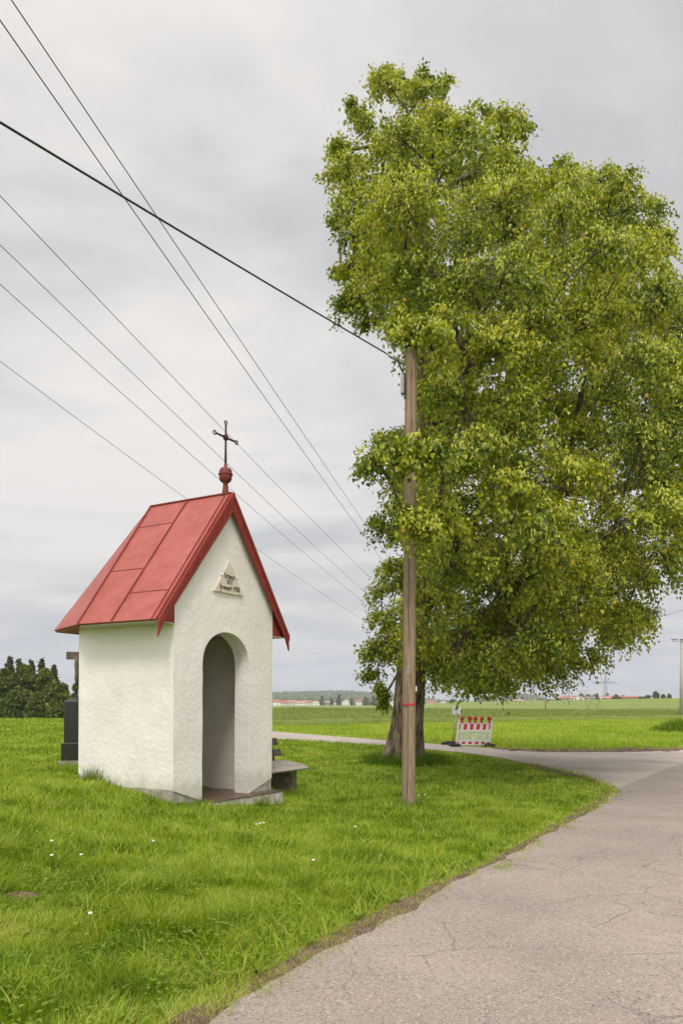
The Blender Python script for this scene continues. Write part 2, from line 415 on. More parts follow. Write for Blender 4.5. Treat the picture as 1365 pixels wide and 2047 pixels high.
def P2(px, py): p = gp(px, py); return (p.x, p.y)
def jag(pts, amp, n=6, seed=0):
    o = []
    for i in range(len(pts)-1):
        a, b = np.array(pts[i]), np.array(pts[i+1])
        for k in range(n):
            t = k/n; p = a*(1-t) + b*t
            w_ = (fbm(np.array([p[0]*2.2]), np.array([p[1]*2.2]), seed, 4)[0] - .5)*2*amp
            d = b - a; nr = np.array([-d[1], d[0]])/(np.hypot(*d) + 1e-9); o.append(tuple(p + nr*w_))
    o.append(tuple(pts[-1])); return o
G_NEAR = [P2(*p) for p in [(400,2035),(505,1990),(620,1921),(752,1842),(883,1776),(1000,1728),(1111,1658),(1180,1618),(1213,1600),(1218,1583),(1205,1566),(1170,1554),(1100,1541),(1060,1529),(1000,1515),(940,1506.5),(860,1499),(770,1491),(545,1477.5)]]
G_EDGE = [(-2.9, -.6), (-1.75, 2.0), (-1.15, 3.4)] + G_NEAR + [(-8.2, 45.0), (-16, 54), (-30, 72)]
A_EDGE = [(-2.3, -.8), (-1.3, 2.0), (-.92, 3.3)] + [P2(*p) for p in [(388,2075),(430,2047),(585,1943),(645,1908),(745,1864),(818,1829),(903,1769),(962,1741),(1036,1703),(1118,1658),(1190,1618),(1222,1597)]]
FAR_EDGE = [(-30, 76.5), (-16, 58), (-8.2, 49.5)] + [P2(*p) for p in [(545,1462.5),(660,1471.5),(800,1482.5),(900,1490),(985,1496.5),(1080,1503),(1230,1503),(1365,1498)]] + [(15.5, 33.5)]
SEAM_L = [P2(*p) for p in [(1222,1597),(1232,1578),(1275,1561),(1330,1538),(1380,1522),(1460,1504)]]
def fill(name, poly, mat, z, follow=True):
    bm = bmesh.new(); vs = [bm.verts.new((x, y, z)) for x, y in poly]
    es = [bm.edges.new((vs[i], vs[(i+1) % len(vs)])) for i in range(len(vs))]
    bmesh.ops.triangle_fill(bm, edges=es, use_beauty=True)
    for f in bm.faces:
        if f.normal.z < 0: f.normal_flip()
    me = bpy.data.meshes.new(name); bm.to_mesh(me); bm.free(); me.materials.append(mat)
    o = bpy.data.objects.new(name, me); COL.objects.link(o); return tag(o, kind='structure')
GJ = jag(G_EDGE, .055, 10, 3); AJ = jag(A_EDGE, .10, 14, 9); FJ = jag(FAR_EDGE, .06, 8, 21)
fill('road', AJ + SEAM_L[1:] + [(24, 44), (60, 106), (70, 100), (22, 22), (9, 2), (7, -3), (-1, -3)], ASPHALT, .016)
near_edge = [p for p in jag(G_EDGE[3+8:], .05, 8, 5)]
fill('side_road', near_edge + FJ + [(24.5, 44.5)] + SEAM_L[::-1][:-1] + [(SEAM_L[1][0]+.3, SEAM_L[1][1]-1.2), (SEAM_L[0][0]+.25, SEAM_L[0][1]-.8)], ASPHALT2, .012)
strip_a = G_EDGE[:14]; outer = [(x - .12, y + .08) for x, y in jag(strip_a, .05, 8, 3)]
inner = [(x + .06, y - .04) for x, y in AJ[:len(AJ)]]
fill('road_verge', outer + inner[::-1], DIRT, .008)
fill('verge_soil', jag([P2(*p) for p in [(985,1494.5),(1080,1500),(1150,1498.5),(1235,1499),(1300,1497),(1365,1494.5)]], .12, 8, 41) + jag([P2(*p) for p in [(1365,1499.5),(1300,1502.5),(1235,1504),(1150,1504.5),(1080,1504.5),(985,1497.5)]], .1, 8, 43), DIRT, .02)
fill('tip_soil', jag([P2(*p) for p in [(1040,1529),(1075,1530),(1120,1541),(1180,1556),(1212,1573),(1220,1586)]], .06, 6, 31) + jag([P2(*p) for p in [(1214,1590),(1200,1568),(1165,1558),(1100,1545),(1060,1534)]], .12, 6, 33), DIRT, .022)
def ellipse(c, a, b, n=28, s=0):
    return [(c[0] + a*math.cos(t)*(1 + .3*(vnoise(math.cos(t)*2+9, math.sin(t)*2+s, s) - .5)), c[1] + b*math.sin(t)*(1 + .3*(vnoise(math.cos(t)*3, math.sin(t)*3+5, s) - .5))) for t in [2*math.pi*k/n for k in range(n)]]
# small bare patch in the lawn at the left
mh = gp(36, 1797); hp = MB(); R_ = []
for i in range(9):
    R_.append([Vector((mh.x + .17*(i/8)*math.cos(t)*(1 + .25*math.sin(3*t)), mh.y + .20*(i/8)*math.sin(t), mh.z + .05*(1 - (i/8)**2) - .004 + .008*math.sin(5*t + i))) for t in [2*math.pi*k/20 for k in range(21)]])
hp.grid(R_, 9, 21); tag(hp.build('molehill', DIRT, smooth=True), 'small flat brown molehill in the lawn by the left picture edge', 'molehill')
# lumps of dug-up soil along the far edge of the junction
st_ = MB()
for k in range(900):
    i = random.randrange(4, len(A_EDGE)-1); t = random.random(); x = A_EDGE[i][0]*(1-t) + A_EDGE[i+1][0]*t + random.gauss(-.03, .10); y = A_EDGE[i][1]*(1-t) + A_EDGE[i+1][1]*t + random.gauss(.02, .10)
    r = random.choice([.005, .007, .009, .014]); n = 5; ph = random.uniform(0, 6)
    st_.add([(x, y, .016 + r*random.uniform(.5, 1.0))] + [(x + r*random.uniform(.7, 1.2)*math.cos(ph + 2*math.pi*q_/n), y + r*random.uniform(.7, 1.2)*math.sin(ph + 2*math.pi*q_/n), .008) for q_ in range(n)], [(0, 1+q_, 1+(q_+1) % n) for q_ in range(n)])
tag(st_.build('verge_gravel', simple('gravel', (.24, .185, .14), .9, .2, var=.7, scale=30)), 'loose gravel along the worn road edge', kind='stuff')
rb = MB()
for k in range(120):
    px = random.choice([random.uniform(1085, 1280), random.uniform(1235, 1300), random.uniform(1000, 1365)]); p = gp(px, random.uniform(1497.5, 1502.5)); r = random.uniform(.04, .15)
    n = 7
    for _ in range(1):
        vs = [p + Vector((0, 0, r*.8))] + [p + Vector((r*random.uniform(.8, 1.5)*math.cos(2*math.pi*i/n), r*random.uniform(.7, 1.2)*math.sin(2*math.pi*i/n), random.uniform(.1, .4)*r)) for i in range(n)] + [p + Vector((1.6*r*math.cos(2*math.pi*i/n), 1.4*r*math.sin(2*math.pi*i/n), -.02)) for i in range(n)]
        fs = [(0, 1+i, 1+(i+1) % n) for i in range(n)] + [(1+i, 1+n+i, 1+n+(i+1) % n, 1+(i+1) % n) for i in range(n)]
        rb.add(vs, fs)
tag(rb.build('soil_lumps', DIRT), 'dark lumps of dug-up soil along the far road edge', kind='stuff')

# ------------------------------------------------------------------ chapel
YAW = math.radians(59.4)
uf = Vector((math.cos(YAW), math.sin(YAW), 0)); us = Vector((-math.sin(YAW), math.cos(YAW), 0))
C0 = Vector((-2.654, 12.24, 0))
W_, OV, OVR, OF, SL, ZE, ZR = 2.645, .445, .375, .095, 2.161, 3.018, 5.342
SR = 1.765; ZF = .136
def Wp(t, s, z): return C0 + uf*t + us*s + Vector((0, 0, z))
chapel = thing('chapel', C0 + Vector((0, 0, 0)), 'small white plastered wayside chapel with steep red sheet metal roof and open arched doorway', 'chapel')
def part(mb, name, mat, parent=chapel, **k):
    off = Vector(chapel.location); mb.v = [tuple(Vector(p) - off) for p in mb.v]
    return mb.build(name, mat, parent, **k)
PB = .36                                # underside of the plaster
def zroof(t): return ZR - abs(t - W_/2)*(ZR - ZE)/(W_/2 + (OV if t < W_/2 else OVR))
def jit(p, a=.008, k=0):
    n1_ = float(vnoise(p[0]*7 + k, p[2]*7 + p[1]*5, 5)) - .5; n2_ = float(vnoise(p[1]*7 + 3, p[2]*7 + k, 8)) - .5
    return n1_*a*2, n2_*a*2
dl, dr, zsp, rise, TH = .685, 1.943, 2.40, .575, .31
# arch outline and the gable outline, paired point by point
arch = []; gable = []
nb = 26
for k in range(nb): arch.append((dl, ZF + (zsp - ZF)*k/nb))
na = 36
for k in range(na+1):
    a = math.pi - math.pi*k/na; arch.append(((dl+dr)/2 + (dr-dl)/2*math.cos(a), zsp + rise*math.sin(a)**.92))
for k in range(1, nb+1): arch.append((dr, zsp - (zsp - ZF)*k/nb))
def g_at(u):                            # u 0..1 along the outer outline: left foot, left eave, apex, right eave, right foot
    L1 = ZE - PB; topz = zroof(0) - .03; apex = ZR - .06
    if u < .30: return (0, PB + (topz - PB)*u/.30)
    if u < .50: k = (u-.30)/.20; return (W_/2*k, topz + (apex - topz)*k)
    if u < .70: k = (u-.50)/.20; return (W_/2 + W_/2*k, apex + (topz - apex)*k)
    return (W_, topz - (topz - PB)*(u-.70)/.30)
NA = len(arch)
for i in range(NA): gable.append(g_at(i/(NA-1)))
def zfoot(z): return z
wall = MB(); NV = 30; P = []
for i in range(NA):
    row = []
    for j in range(NV):
        k = j/(NV-1); t = arch[i][0]*(1-k) + gable[i][0]*k; z = arch[i][1]*(1-k) + gable[i][1]*k
        b = (float(fbm(t*3.0 + 5, z*3.0, 11, 3)) - .5)*.032 if 0 < j else 0
        e1 = (float(vnoise(t*9, z*9, 3)) - .5)*.012
        row.append(Wp(t + (e1 if 0 < j < NV-1 else (e1 if j == 0 else 0)), -.012 + b*.55, z))
    P.append(row)
wall.grid(P, NA, NV)
# reveal of the doorway
P2_ = []
for i in range(NA):
    row = []
    for j in range(8):
        k = j/7; t, z = arch[i]; e1 = (float(vnoise(t*9, z*9, 3)) - .5)*.012
        row.append(Wp(t + e1*(1-k), -.012 + (TH+.012)*k, z))
    P2_.append(row)
wall.grid(P2_, NA, 8)
def wallgrid(mb, a, b, z0, z1, nu=40, nv=50, seed=0, nrm=None, back=False):
    P = []
    for i in range(nu):
        row = []
        for j in range(nv):
            k = i/(nu-1); t = a[0]*(1-k) + b[0]*k; s = a[1]*(1-k) + b[1]*k; z = z0 + (z1-z0)*j/(nv-1)
            d = (float(fbm(k*9 + seed, z*3, seed, 3)) - .5)*.018
            if i in (0, nu-1): d = 0
            row.append(Wp(t + nrm[0]*d, s + nrm[1]*d, z))
        P.append(row)
    mb.grid(P, nu, nv)
wallgrid(wall, (0, -.012), (0, SL), PB, ZE, seed=3, nrm=(-1, 0)); wallgrid(wall, (W_, SL), (W_, -.012), PB, ZE, seed=4, nrm=(1, 0))
AP = .54
wallgrid(wall, (0, SL), (AP, SL+AP), PB-.3, ZE, 14, 20, 5, (-.7, .7)); wallgrid(wall, (AP, SL+AP), (W_-AP, SL+AP), PB-.3, ZE, 20, 20, 6, (0, 1)); wallgrid(wall, (W_-AP, SL+AP), (W_, SL), PB-.3, ZE, 14, 20, 7, (.7, .7))
wall_o = part(wall, 'wall', PLASTER, smooth=True)
# inside of the room
ins = MB(); i0, i1, sb = TH, W_-TH, SL+.2
def quad(mb, *pts): mb.add([Wp(*p) for p in pts], [tuple(range(len(pts)))])
quad(ins, (i0, TH, ZF), (i0, sb, ZF), (i0, sb, ZE-.02), (i0, TH, ZE-.02)); quad(ins, (i1, sb, ZF), (i1, TH, ZF), (i1, TH, ZE-.02), (i1, sb, ZE-.02))
quad(ins, (i0, sb, ZF), (i1, sb, ZF), (i1, sb, ZE-.02), (i0, sb, ZE-.02)); quad(ins, (i0, TH, ZE-.02), (i1, TH, ZE-.02), (i1, sb, ZE-.02), (i0, sb, ZE-.02))
# inner face of the front wall round the arch
for i in range(NA-1):
    a, b = arch[i], arch[i+1]
    def outw(p, i):
        u = i/(NA-1)
        if u < .35: return (i0, p[1])
        if u > .65: return (i1, p[1])
        return (i0 + (i1-i0)*(u-.35)/.30, ZE-.02)
    oa, ob = outw(a, i), outw(b, i+1)
    ins.add([Wp(a[0], TH, a[1]), Wp(b[0], TH, b[1]), Wp(ob[0], TH, ob[1]), Wp(oa[0], TH, oa[1])], [(0, 1, 2, 3)])
part(ins, 'inner_wall', INSIDE)
# plinth, floor and step
pl = MB()
for t0, t1, s0, s1 in ((.0, dl-.014, .002, TH-.014), (dr+.014, W_, .002, TH-.014), (0, TH-.014, TH-.014, SL), (W_-TH+.014, W_, TH-.014, SL)):
    pl.prism([Wp(t0, s0, -.4), Wp(t1, s0, -.4), Wp(t1, s1, -.4), Wp(t0, s1, -.4)], (0, 0, .4 + PB + .012))
part(pl, 'plinth', PLINTH)
fl = MB(); fl.prism([Wp(dl, -.012, -.05), Wp(dr, -.012, -.05), Wp(dr, TH, -.05), Wp(i1, TH, -.05), Wp(i1, sb, -.05), Wp(i0, sb, -.05), Wp(i0, TH, -.05), Wp(dl, TH, -.05)], (0, 0, .05 + ZF))
part(fl, 'floor', FLOORPAINT)
stp = MB(); stp.prism([Wp(.665, -.263, -.35), Wp(W_+.015, -.263, -.35), Wp(W_+.015, -.014, -.35), Wp(.665, -.014, -.35)], (0, 0, .35 + ZF - .012))
step_o = part(stp, 'step', STEPSIDE, bevel=.012)
tread = MB(); tread.prism([Wp(.655, -.275, ZF-.012), Wp(W_+.02, -.275, ZF-.012), Wp(W_+.02, -.0135, ZF-.012), Wp(.655, -.0135, ZF-.012)], (0, 0, .016))
off_ = Vector(chapel.location); tread.v = [tuple(Vector(p) - off_) for p in tread.v]; tread.build('tread', FLOORPAINT, step_o)
# roof
rf = MB()
RA = (W_/2, -OF, ZR); RB = (W_/2, SR, ZR)
EL, ER = (-OV, -OF, ZE), (W_+OVR, -OF, ZE); E1, E4 = (-OV, 1.645, ZE), (W_+OVR, 1.645, ZE); E2, E3 = (.13, 2.93, ZE), (W_-.13, 2.93, ZE)
th = .03
def slab(mb, pts):
    P_ = [Wp(*p) for p in pts]; n = (P_[1]-P_[0]).cross(P_[2]-P_[0]).normalized()
    if n.z < 0: n = -n
    mb.prism(P_, n*th)
slab(rf, (EL, RA, RB, E1)); slab(rf, (RA, ER, E4, RB)); slab(rf, (RB, E1, E2)); slab(rf, (RB, E4, E3)); slab(rf, (RB, E2, E3))
roof = part(rf, 'roof', ROOF)
def sub(mb, name, mat, parent, **k):
    mb.v = [tuple(Vector(p) - off_) for p in mb.v]; return mb.build(name, mat, parent, **k)
nl = (Wp(*RA)-Wp(*EL)).cross(Wp(*E1)-Wp(*EL)).normalized(); nl = nl if nl.z > 0 else -nl
nrr = (Wp(*RA)-Wp(*ER)).cross(Wp(*E4)-Wp(*ER)).normalized(); nrr = nrr if nrr.z > 0 else -nrr
def lslope(s, k): return Wp(W_/2 + (-OV - W_/2)*k, s, ZR + (ZE-ZR)*k) + nl*th
def rslope(s, k): return Wp(W_/2 + (OVR + W_/2)*k, s, ZR + (ZE-ZR)*k) + nrr*th
def rib(mb, a, b, n, wd=.022, ht=.028):
    d = (b - a).normalized(); sd = d.cross(n)*wd/2
    mb.prism([a - sd - n*.004, a + sd - n*.004, b + sd - n*.004, b - sd - n*.004], n*ht)
sm = MB()
for s_ in (.88,):
    rib(sm, lslope(s_, .01), lslope(s_, .995), nl); rib(sm, rslope(s_, .01), rslope(s_, .995), nrr)
hipn = (nl + Vector((0, 0, .6)) - uf*.1).normalized()
rib(sm, Wp(*RB) + nl*th, Wp(*E1) + nl*th*.9, nl, .028, .030); rib(sm, Wp(*RB) + nrr*th, Wp(*E4) + nrr*th, nrr, .028, .030)
rib(sm, Wp(*RB) + us*.02 + Vector((0, 0, th)), Wp(*E2) + us*.01 + Vector((0, 0, .02)), Vector((0, 0, 1)), .028, .024)
rib(sm, lslope(-OF, 0) + Vector((0, 0, .004)), lslope(SR, 0) + Vector((0, 0, .004)), Vector((0, 0, 1)), .05, .02)
sub(sm, 'standing_seam', SEAM, roof)
def sr_at(k): return SR + (1.645-SR)*k
for (sa, sb_, k) in ((.895, None, .20), (.895, None, .585), (.02, .865, .785)):
    e_ = sr_at(k) - .02 if sb_ is None else sb_
    jo = MB(); rib(jo, lslope(sa, k), lslope(e_, k), nl, .012, .012); sub(jo, 'sheet_joint', SEAM, roof)
for (sa, sb_, k) in ((.895, 1.62, .35), (.02, .865, .6)): jo = MB(); rib(jo, rslope(sa, k), rslope(sb_, k), nrr, .012, .012); sub(jo, 'sheet_joint', SEAM, roof)
# flashing strips beside the gable, then the barge boards
fs_ = MB()
for k0, fn, n in ((0, lslope, nl), (1, rslope, nrr)):
    for s_, wd in ((-OF+.012, .03), (-OF+.105, .018)):
        rib(fs_, fn(s_, .02), fn(s_, 1.0), n, wd, .022)
sub(fs_, 'verge_flashing', ROOFDARK, roof)
for side in (0, 1):
    ts = (-OV+.02, .0) if side == 0 else (W_+OVR-.02, W_)
    so_ = MB(); so_.prism([Wp(ts[0], -OF+.02, ZE-.02), Wp(ts[1], -.02, ZE-.02), Wp(ts[1], SL, ZE-.02), Wp(ts[0], 1.64, ZE-.02)], (0, 0, .016)); part(so_, 'soffit', SOFFIT)
so3 = MB(); so3.prism([Wp(-OV+.02, 1.64, ZE-.021), Wp(0, SL, ZE-.021), Wp(AP, SL+AP, ZE-.021), Wp(W_-AP, SL+AP, ZE-.021), Wp(W_, SL, ZE-.021), Wp(W_+OVR-.02, 1.64, ZE-.021), Wp(W_-.13, 2.91, ZE-.021), Wp(.13, 2.91, ZE-.021)], (0, 0, .016))
part(so3, 'apse_soffit', ROOFDARK)
for sd in (0, 1):
    te_, ti_ = (-OV+.03, .0) if sd == 0 else (W_+OVR-.03, W_)
    b = MB(); b.prism([Wp(te_, -.02, ZE-.003), Wp(ti_, -.02, ZE-.003), Wp(ti_, -.02, zroof(ti_)-.04), Wp(te_, -.02, zroof(te_)-.03)], us*.02); part(b, 'eave_closure', ROOFDARK)
BW = .262
for side in (-1, 1):
    b = MB(); te = W_/2 + side*(W_/2 + (OV if side < 0 else OVR)); tm = W_/2
    b.prism([Wp(tm, -OF-.002, ZR+.035), Wp(te + side*.004, -OF-.002, ZE+.03), Wp(te + side*.02, -OF-.002, ZE-BW), Wp(te - side*.10, -OF-.002, ZE-BW+.14+.09), Wp(tm, -OF-.002, ZR-BW-.04)], -us*.028)
    # moulding near the upper edge
    bo = part(b, 'barge_board', ROOFDARK)
    mo = MB(); mo.prism([Wp(tm, -OF-.03, ZR+.036), Wp(te + side*.006, -OF-.03, ZE+.033), Wp(te + side*.006, -OF-.03, ZE-.07), Wp(tm, -OF-.03, ZR-.07)], -us*.018)
    sub(mo, 'barge_moulding', ROOFDARK, bo)
# finial and iron cross
FB = Wp(W_/2, .05, ZR)
fi = MB(); fi.lathe([(.062, -.05), (.058, .05), (.046, .14), (.042, .21), (.06, .225), (.09, .245), (.108, .285), (.112, .33), (.113, .352), (.113, .38), (.108, .43), (.09, .465), (.05, .485), (.03, .5), (.027, .56)], FB, 28)
finial = part(fi, 'finial', simple('finial_red', (.165, .036, .03), .55, .35, var=.2, scale=12), smooth=True)
rg = MB(); rg.torus(FB + Vector((0, 0, .366)), .117, .011, (1, 0, 0), (0, 1, 0), 28, 8); sub(rg, 'ring', ROOFDARK, finial, smooth=True)
cr_ = MB(); top = FB + Vector((0, 0, 1.235)); cz_ = FB + Vector((0, 0, 1.005))
cr_.tube([FB + Vector((0, 0, .54)), FB + Vector((0, 0, .8)), top], [.021, .019, .017], 10)
for sd in (-1, 1): cr_.tube([cz_, cz_ + uf*sd*.265], [.021, .016], 10)
cr_.lathe([(.0, -.026), (.05, -.022), (.056, 0), (.05, .022), (.0, .026)], cz_, 20, Matrix.Rotation(YAW, 3, 'Z') @ Matrix.Rotation(math.pi/2, 3, 'X'))
cr_.torus(top + Vector((0, 0, .026)), .031, .011, uf, (0, 0, 1))
for sd in (-1, 1): cr_.torus(cz_ + uf*sd*.295, .034, .011, uf, (0, 0, 1))
sub(cr_, 'iron_cross', IRON, finial, smooth=True)
# triangular plaque
pq = MB(); z1p, z2p, tp = 3.640, 4.215, .400; sF = -.046
pq.prism([Wp(W_/2-tp, sF+.03, z1p), Wp(W_/2+tp, sF+.03, z1p), Wp(W_/2, sF+.03, z2p)], -us*.034)
plaque = part(pq, 'plaque', PLAQUE, bevel=.006)
for (t_, z_) in ((W_/2-.200, 3.918), (W_/2+.200, 3.914), (W_/2-.24, 3.652), (W_/2+.27, 3.652)):
    pb2 = MB(); pb2.tube([Wp(t_, sF+.04, z_), Wp(t_, sF-.018, z_)], .009, 8); sub(pb2, 'nail', BLACK, plaque)
for txt, dz, size, xs, dx, al in (('Erbaut', 3.895, .122, .88, 0, 'CENTER'), ('1817', 3.80, .112, .78, 0, 'CENTER'), ('Erneuert', 3.697, .118, .78, -.262, 'LEFT'), ('1958', 3.697, .118, .78, .275, 'RIGHT')):
    cu = bpy.data.curves.new('inscription', 'FONT'); cu.body = txt; cu.size = size; cu.align_x = al; cu.extrude = .002; cu.offset = .0008
    tmp = bpy.data.objects.new('text_tmp', cu); me = bpy.data.meshes.new_from_object(tmp); bpy.data.objects.remove(tmp); bpy.data.curves.remove(cu)
    me.name = 'inscription'; me.materials.clear(); me.materials.append(BLACK); o = bpy.data.objects.new('inscription', me); COL.objects.link(o); o.parent = plaque
    Rm = Matrix((uf, (0, 0, 1), -us)).transposed().to_4x4()
    o.matrix_local = Matrix.Translation(Wp(W_/2 + dx, sF-.0075, dz) - off_) @ Rm @ Matrix.Diagonal((xs, 1, 1, 1))

# ------------------------------------------------------------------ memorial with wooden cross behind the chapel
MY = 16.0
mc = at(161, 1540, MY); mz = gz(mc.x, MY)
k_ = MY/F
def zat(py, px=150, Y=MY): return at(px, py, Y).z
stele = thing('memorial_stone', (mc.x, MY, mz), 'polished dark granite memorial stele on rough stone base, half hidden behind chapel', 'memorial')
rm = Matrix.Rotation(math.radians(14), 3, 'Z')
def mpart(mb, name, mat, parent=stele, **k): return mb.build(name, mat, parent, **k)
bs = MB(); z0, z1 = -.25, zat(1519)-mz; bs.box((0, 0, (z0+z1)/2), (.86, .5, z1-z0), rm)
bo = mpart(bs, 'base', ROUGHSTONE, bevel=.05)
lo = MB(); z2 = zat(1484)-mz; lo.box((0, 0, (z1+z2)/2), (.72, .36, z2-z1), rm); mpart(lo, 'pedestal', GRANITE, bevel=.01)
z3 = zat(1401)-mz; z4 = zat(1392)-mz
up = MB(); up.box((0, 0, (z2+z3)/2), (.62, .28, z3-z2), rm)
up.add([rm @ Vector((x, y, z3)) for x, y in ((-.31, -.14), (.31, -.14), (.31, .14), (-.31, .14))] + [rm @ Vector((0, -.05, z4)), rm @ Vector((0, .05, z4))], [(0, 1, 4), (1, 2, 5, 4), (2, 3, 5), (3, 0, 4, 5)])
mpart(up, 'shaft', GRANITE, bevel=.008)
wc = thing('wooden_cross', (mc.x, MY, mz+z4), 'weathered brown wooden cross standing on top of the dark memorial stone', 'cross')
zt = zat(1279)-mz-z4; zb = zat(1311)-mz-z4
cp = MB(); cp.box((0, 0, zt/2-.02), (.075, .075, zt+.04), rm); mpart(cp, 'post', OLDWOOD, wc, bevel=.006)
cb = MB(); cb.box(rm @ Vector((0, -.02, zb)), (.56, .12, .155), rm); mpart(cb, 'crossbeam', OLDWOOD, wc, bevel=.006)
so2 = MB(); so2.box((0, 0, .07), (.11, .10, .16), rm); mpart(so2, 'socket', simple('socket_stone', (.36, .27, .2), .9), wc, bevel=.01)
# carved figure on the cross, mostly hidden behind the chapel wall
cf = MB(); cf.tube([(-.06, -.09, zb-.02), (-.05, -.10, zb-.18), (-.045, -.10, zb-.34), (-.05, -.13, zb-.48), (-.04, -.10, zb-.62)], [.03, .05, .04, .035, .02], 10)
fg = mpart(cf, 'carved_figure', OLDWOOD, wc, smooth=True)

# ------------------------------------------------------------------ bench
Rr = C0 + uf*W_
bend = Rr + us*.9 + uf*1.60                      # back corner of the visible end
fwd = -us
bench = thing('bench', (bend.x, bend.y, 0), 'weathered wooden bench on mossy concrete blocks beside the chapel', 'bench')
def Bp(l, d, z): return uf*(-l) + fwd*d + Vector((0, 0, z))   # l from the visible end, d forward, z up
def plank(mb, d0, z0, d1, z1, th_, l0=0., l1=1.55):
    a = Vector((d0, z0)); b = Vector((d1, z1)); n = Vector((-(b-a).y, (b-a).x)).normalized()*th_
    q_ = [a, b, b+n, a+n]; mb.prism([Bp(l0, x, z) for x, z in q_], uf*-(l1-l0))
for (d0, z0, d1, z1, l0) in ((.06, .535, .24, .52, .0), (.25, .515, .43, .495, .02), (.44, .49, .565, .475, -.01), (.575, .472, .70, .405, .01)):
    b = MB(); plank(b, d0, z0, d1, z1, .035, l0); b.build('seat_plank', GREYWOOD, bench, bevel=.006)
for (d0, z0, d1, z1, l0) in ((.03, .665, -.01, .80, .0), (-.045, .895, -.10, 1.03, .03)):
    b = MB(); plank(b, d0, z0, d1, z1, .04, l0); b.build('back_slat', OLDWOOD, bench, bevel=.006)
for l0 in (.22, 1.25):
    b = MB(); b.prism([Bp(l0, .0, -.25), Bp(l0, .56, -.25), Bp(l0, .56, .475), Bp(l0, .01, .525)], uf*-.17); b.build('leg', BENCHSTONE, bench, bevel=.02)
    b = MB(); b.tube([Bp(l0+.085, .10, .30), Bp(l0+.085, .03, .60), Bp(l0+.085, -.06, 1.02)], .022, 8); b.build('back_support', IRON, bench)

# ------------------------------------------------------------------ telephone pole
tp_ = gp(816, 1611); tpY = tp_.y
pole = thing('telephone_pole', (tp_.x, tp_.y, tp_.z), 'round brown wooden telephone pole with red paint ring in front of the big tree', 'utility pole')
ptop = at(821, 690, tpY); H_ = ptop.z - tp_.z; lean = Vector(((ptop.x - tp_.x)/H_, 0, 1))
rb_, rt_ = 13.4*tpY/F, 11.2*tpY/F
pm = MB(); NS, NT = 72, 90; P = []
for i in range(NT):
    k = i/(NT-1); z = -.3 + (H_ + .3)*k; r = rb_*(1-k) + rt_*k; row = []
    g1 = math.radians(-112 + 5*math.sin(z*1.7)); g2 = math.radians(-88 + 4*math.sin(z*1.3))
    for j in range(NS+1):
        a = 2*math.pi*(j % NS)/NS; rr = r*(1 + .02*(float(vnoise(math.cos(a)*3+5, z*.6, 3)) - .5) + .02*(float(vnoise(a*4, z*3, 4)) - .5))
        for g, za, zb_ in ((g1, -.3, 2.3), (g2, 5.8, 7.75), (math.radians(-101 + 3*math.sin(z)), 2.6, 5.0)):
            da = abs((a - g + math.pi) % (2*math.pi) - math.pi)
            if za < z < zb_ and da < .10: rr -= .05*(1 - da/.10)**.6*min(1, (z-za)*3, (zb_-z)*3)
        row.append(lean*z + Vector((rr*math.cos(a), rr*math.sin(a), 0)))
    P.append(row)
pm.grid(P, NT, NS+1); o = pm.build('pole', POLEWOOD, pole, smooth=True)
shadem = MB(); shadem.lathe([(rt_*1.025, -.09), (rt_*1.035, -.02), (rt_*1.0, .015), (.0, .03)], lean*H_, 24); shadem.build('cap', BLACK, pole, smooth=True)  # dark band painted as leaf shade on the pole top, also closing its end
def ring_patch(zc_, h, a0, a1, n=24, rr=.0035):
    mb = MB(); P = []
    for i in range(n+1):
        a = a0 + (a1-a0)*i/n; row = []
        for j in range(4):
            z = zc_ + h*(j/3-.5) + .004*math.sin(i*1.3 + j*2) + .02*(i/n-.5); r = (rb_*(1-z/H_) + rt_*z/H_) + rr + .006
            row.append(lean*z + Vector((r*math.cos(a), r*math.sin(a), 0)))
        P.append(row)
    return mb.grid(P, n+1, 4)
zm = at(817, 1408, tpY-rb_).z - tp_.z
ring_patch(zm, .034, math.radians(-195), math.radians(15)).build('paint_ring', REDPAINT, pole)
for py in (1334, 1341, 1346):
    z = at(812, py, tpY-.1).z - tp_.z; r = rb_ + (rt_-rb_)*z/H_
    a = math.radians(-104); d = Vector((math.cos(a), math.sin(a), 0)); tgm = MB(); c = lean*z + d*r; tgm.tube([c, c + d*.012], .017, 10); tgm.build('date_nail', STEEL, pole)
zb2 = at(829, 1377, tpY).z - tp_.z; b = MB(); b.box(lean*zb2 + Vector((rb_+.004, -.02, 0)), (.02, .05, .09)); b.build('marker_plate', WHITEPLASTIC, pole)
zj = at(804, 773, tpY).z - tp_.z; zj2 = at(804, 752, tpY).z - tp_.z
b = MB(); b.box(lean*zj + Vector((-rt_-.045, -.03, 0)), (.055, .09, .27)); jb = b.build('junction_box', GREYBOX, pole, bevel=.006)
b = MB(); b.box(lean*zj + Vector((-rt_-.04, -.03, .165)), (.04, .06, .07)); b.build('box_cap', GREYBOX, jb, bevel=.006)
cl = MB(); za_ = at(797, 720, tpY)-tp_; zc2 = at(772, 707, tpY)-tp_
cl.tube([zc2, (zc2*.6 + za_*.4), za_], [.012, .04, .03], 8); cl.tube([za_, za_ + Vector((.04, 0, -.03)), lean*(za_.z-.05) + Vector((-rt_, 0, 0))], [.02, .015, .02], 8)
cl.build('cable_clamp', STEEL, pole, smooth=True)
dn = MB(); dn.tube([za_ + Vector((-.02, -.03, -.02)), lean*(za_.z-.25) + Vector((-rt_-.03, -.04, 0)), lean*(zj+.2) + Vector((-rt_-.012, -.09, 0)), lean*(zj-.25) + Vector((-rt_-.012, -.08, 0))], .012, 8); dn.build('down_lead', CABLE, pole, smooth=True)

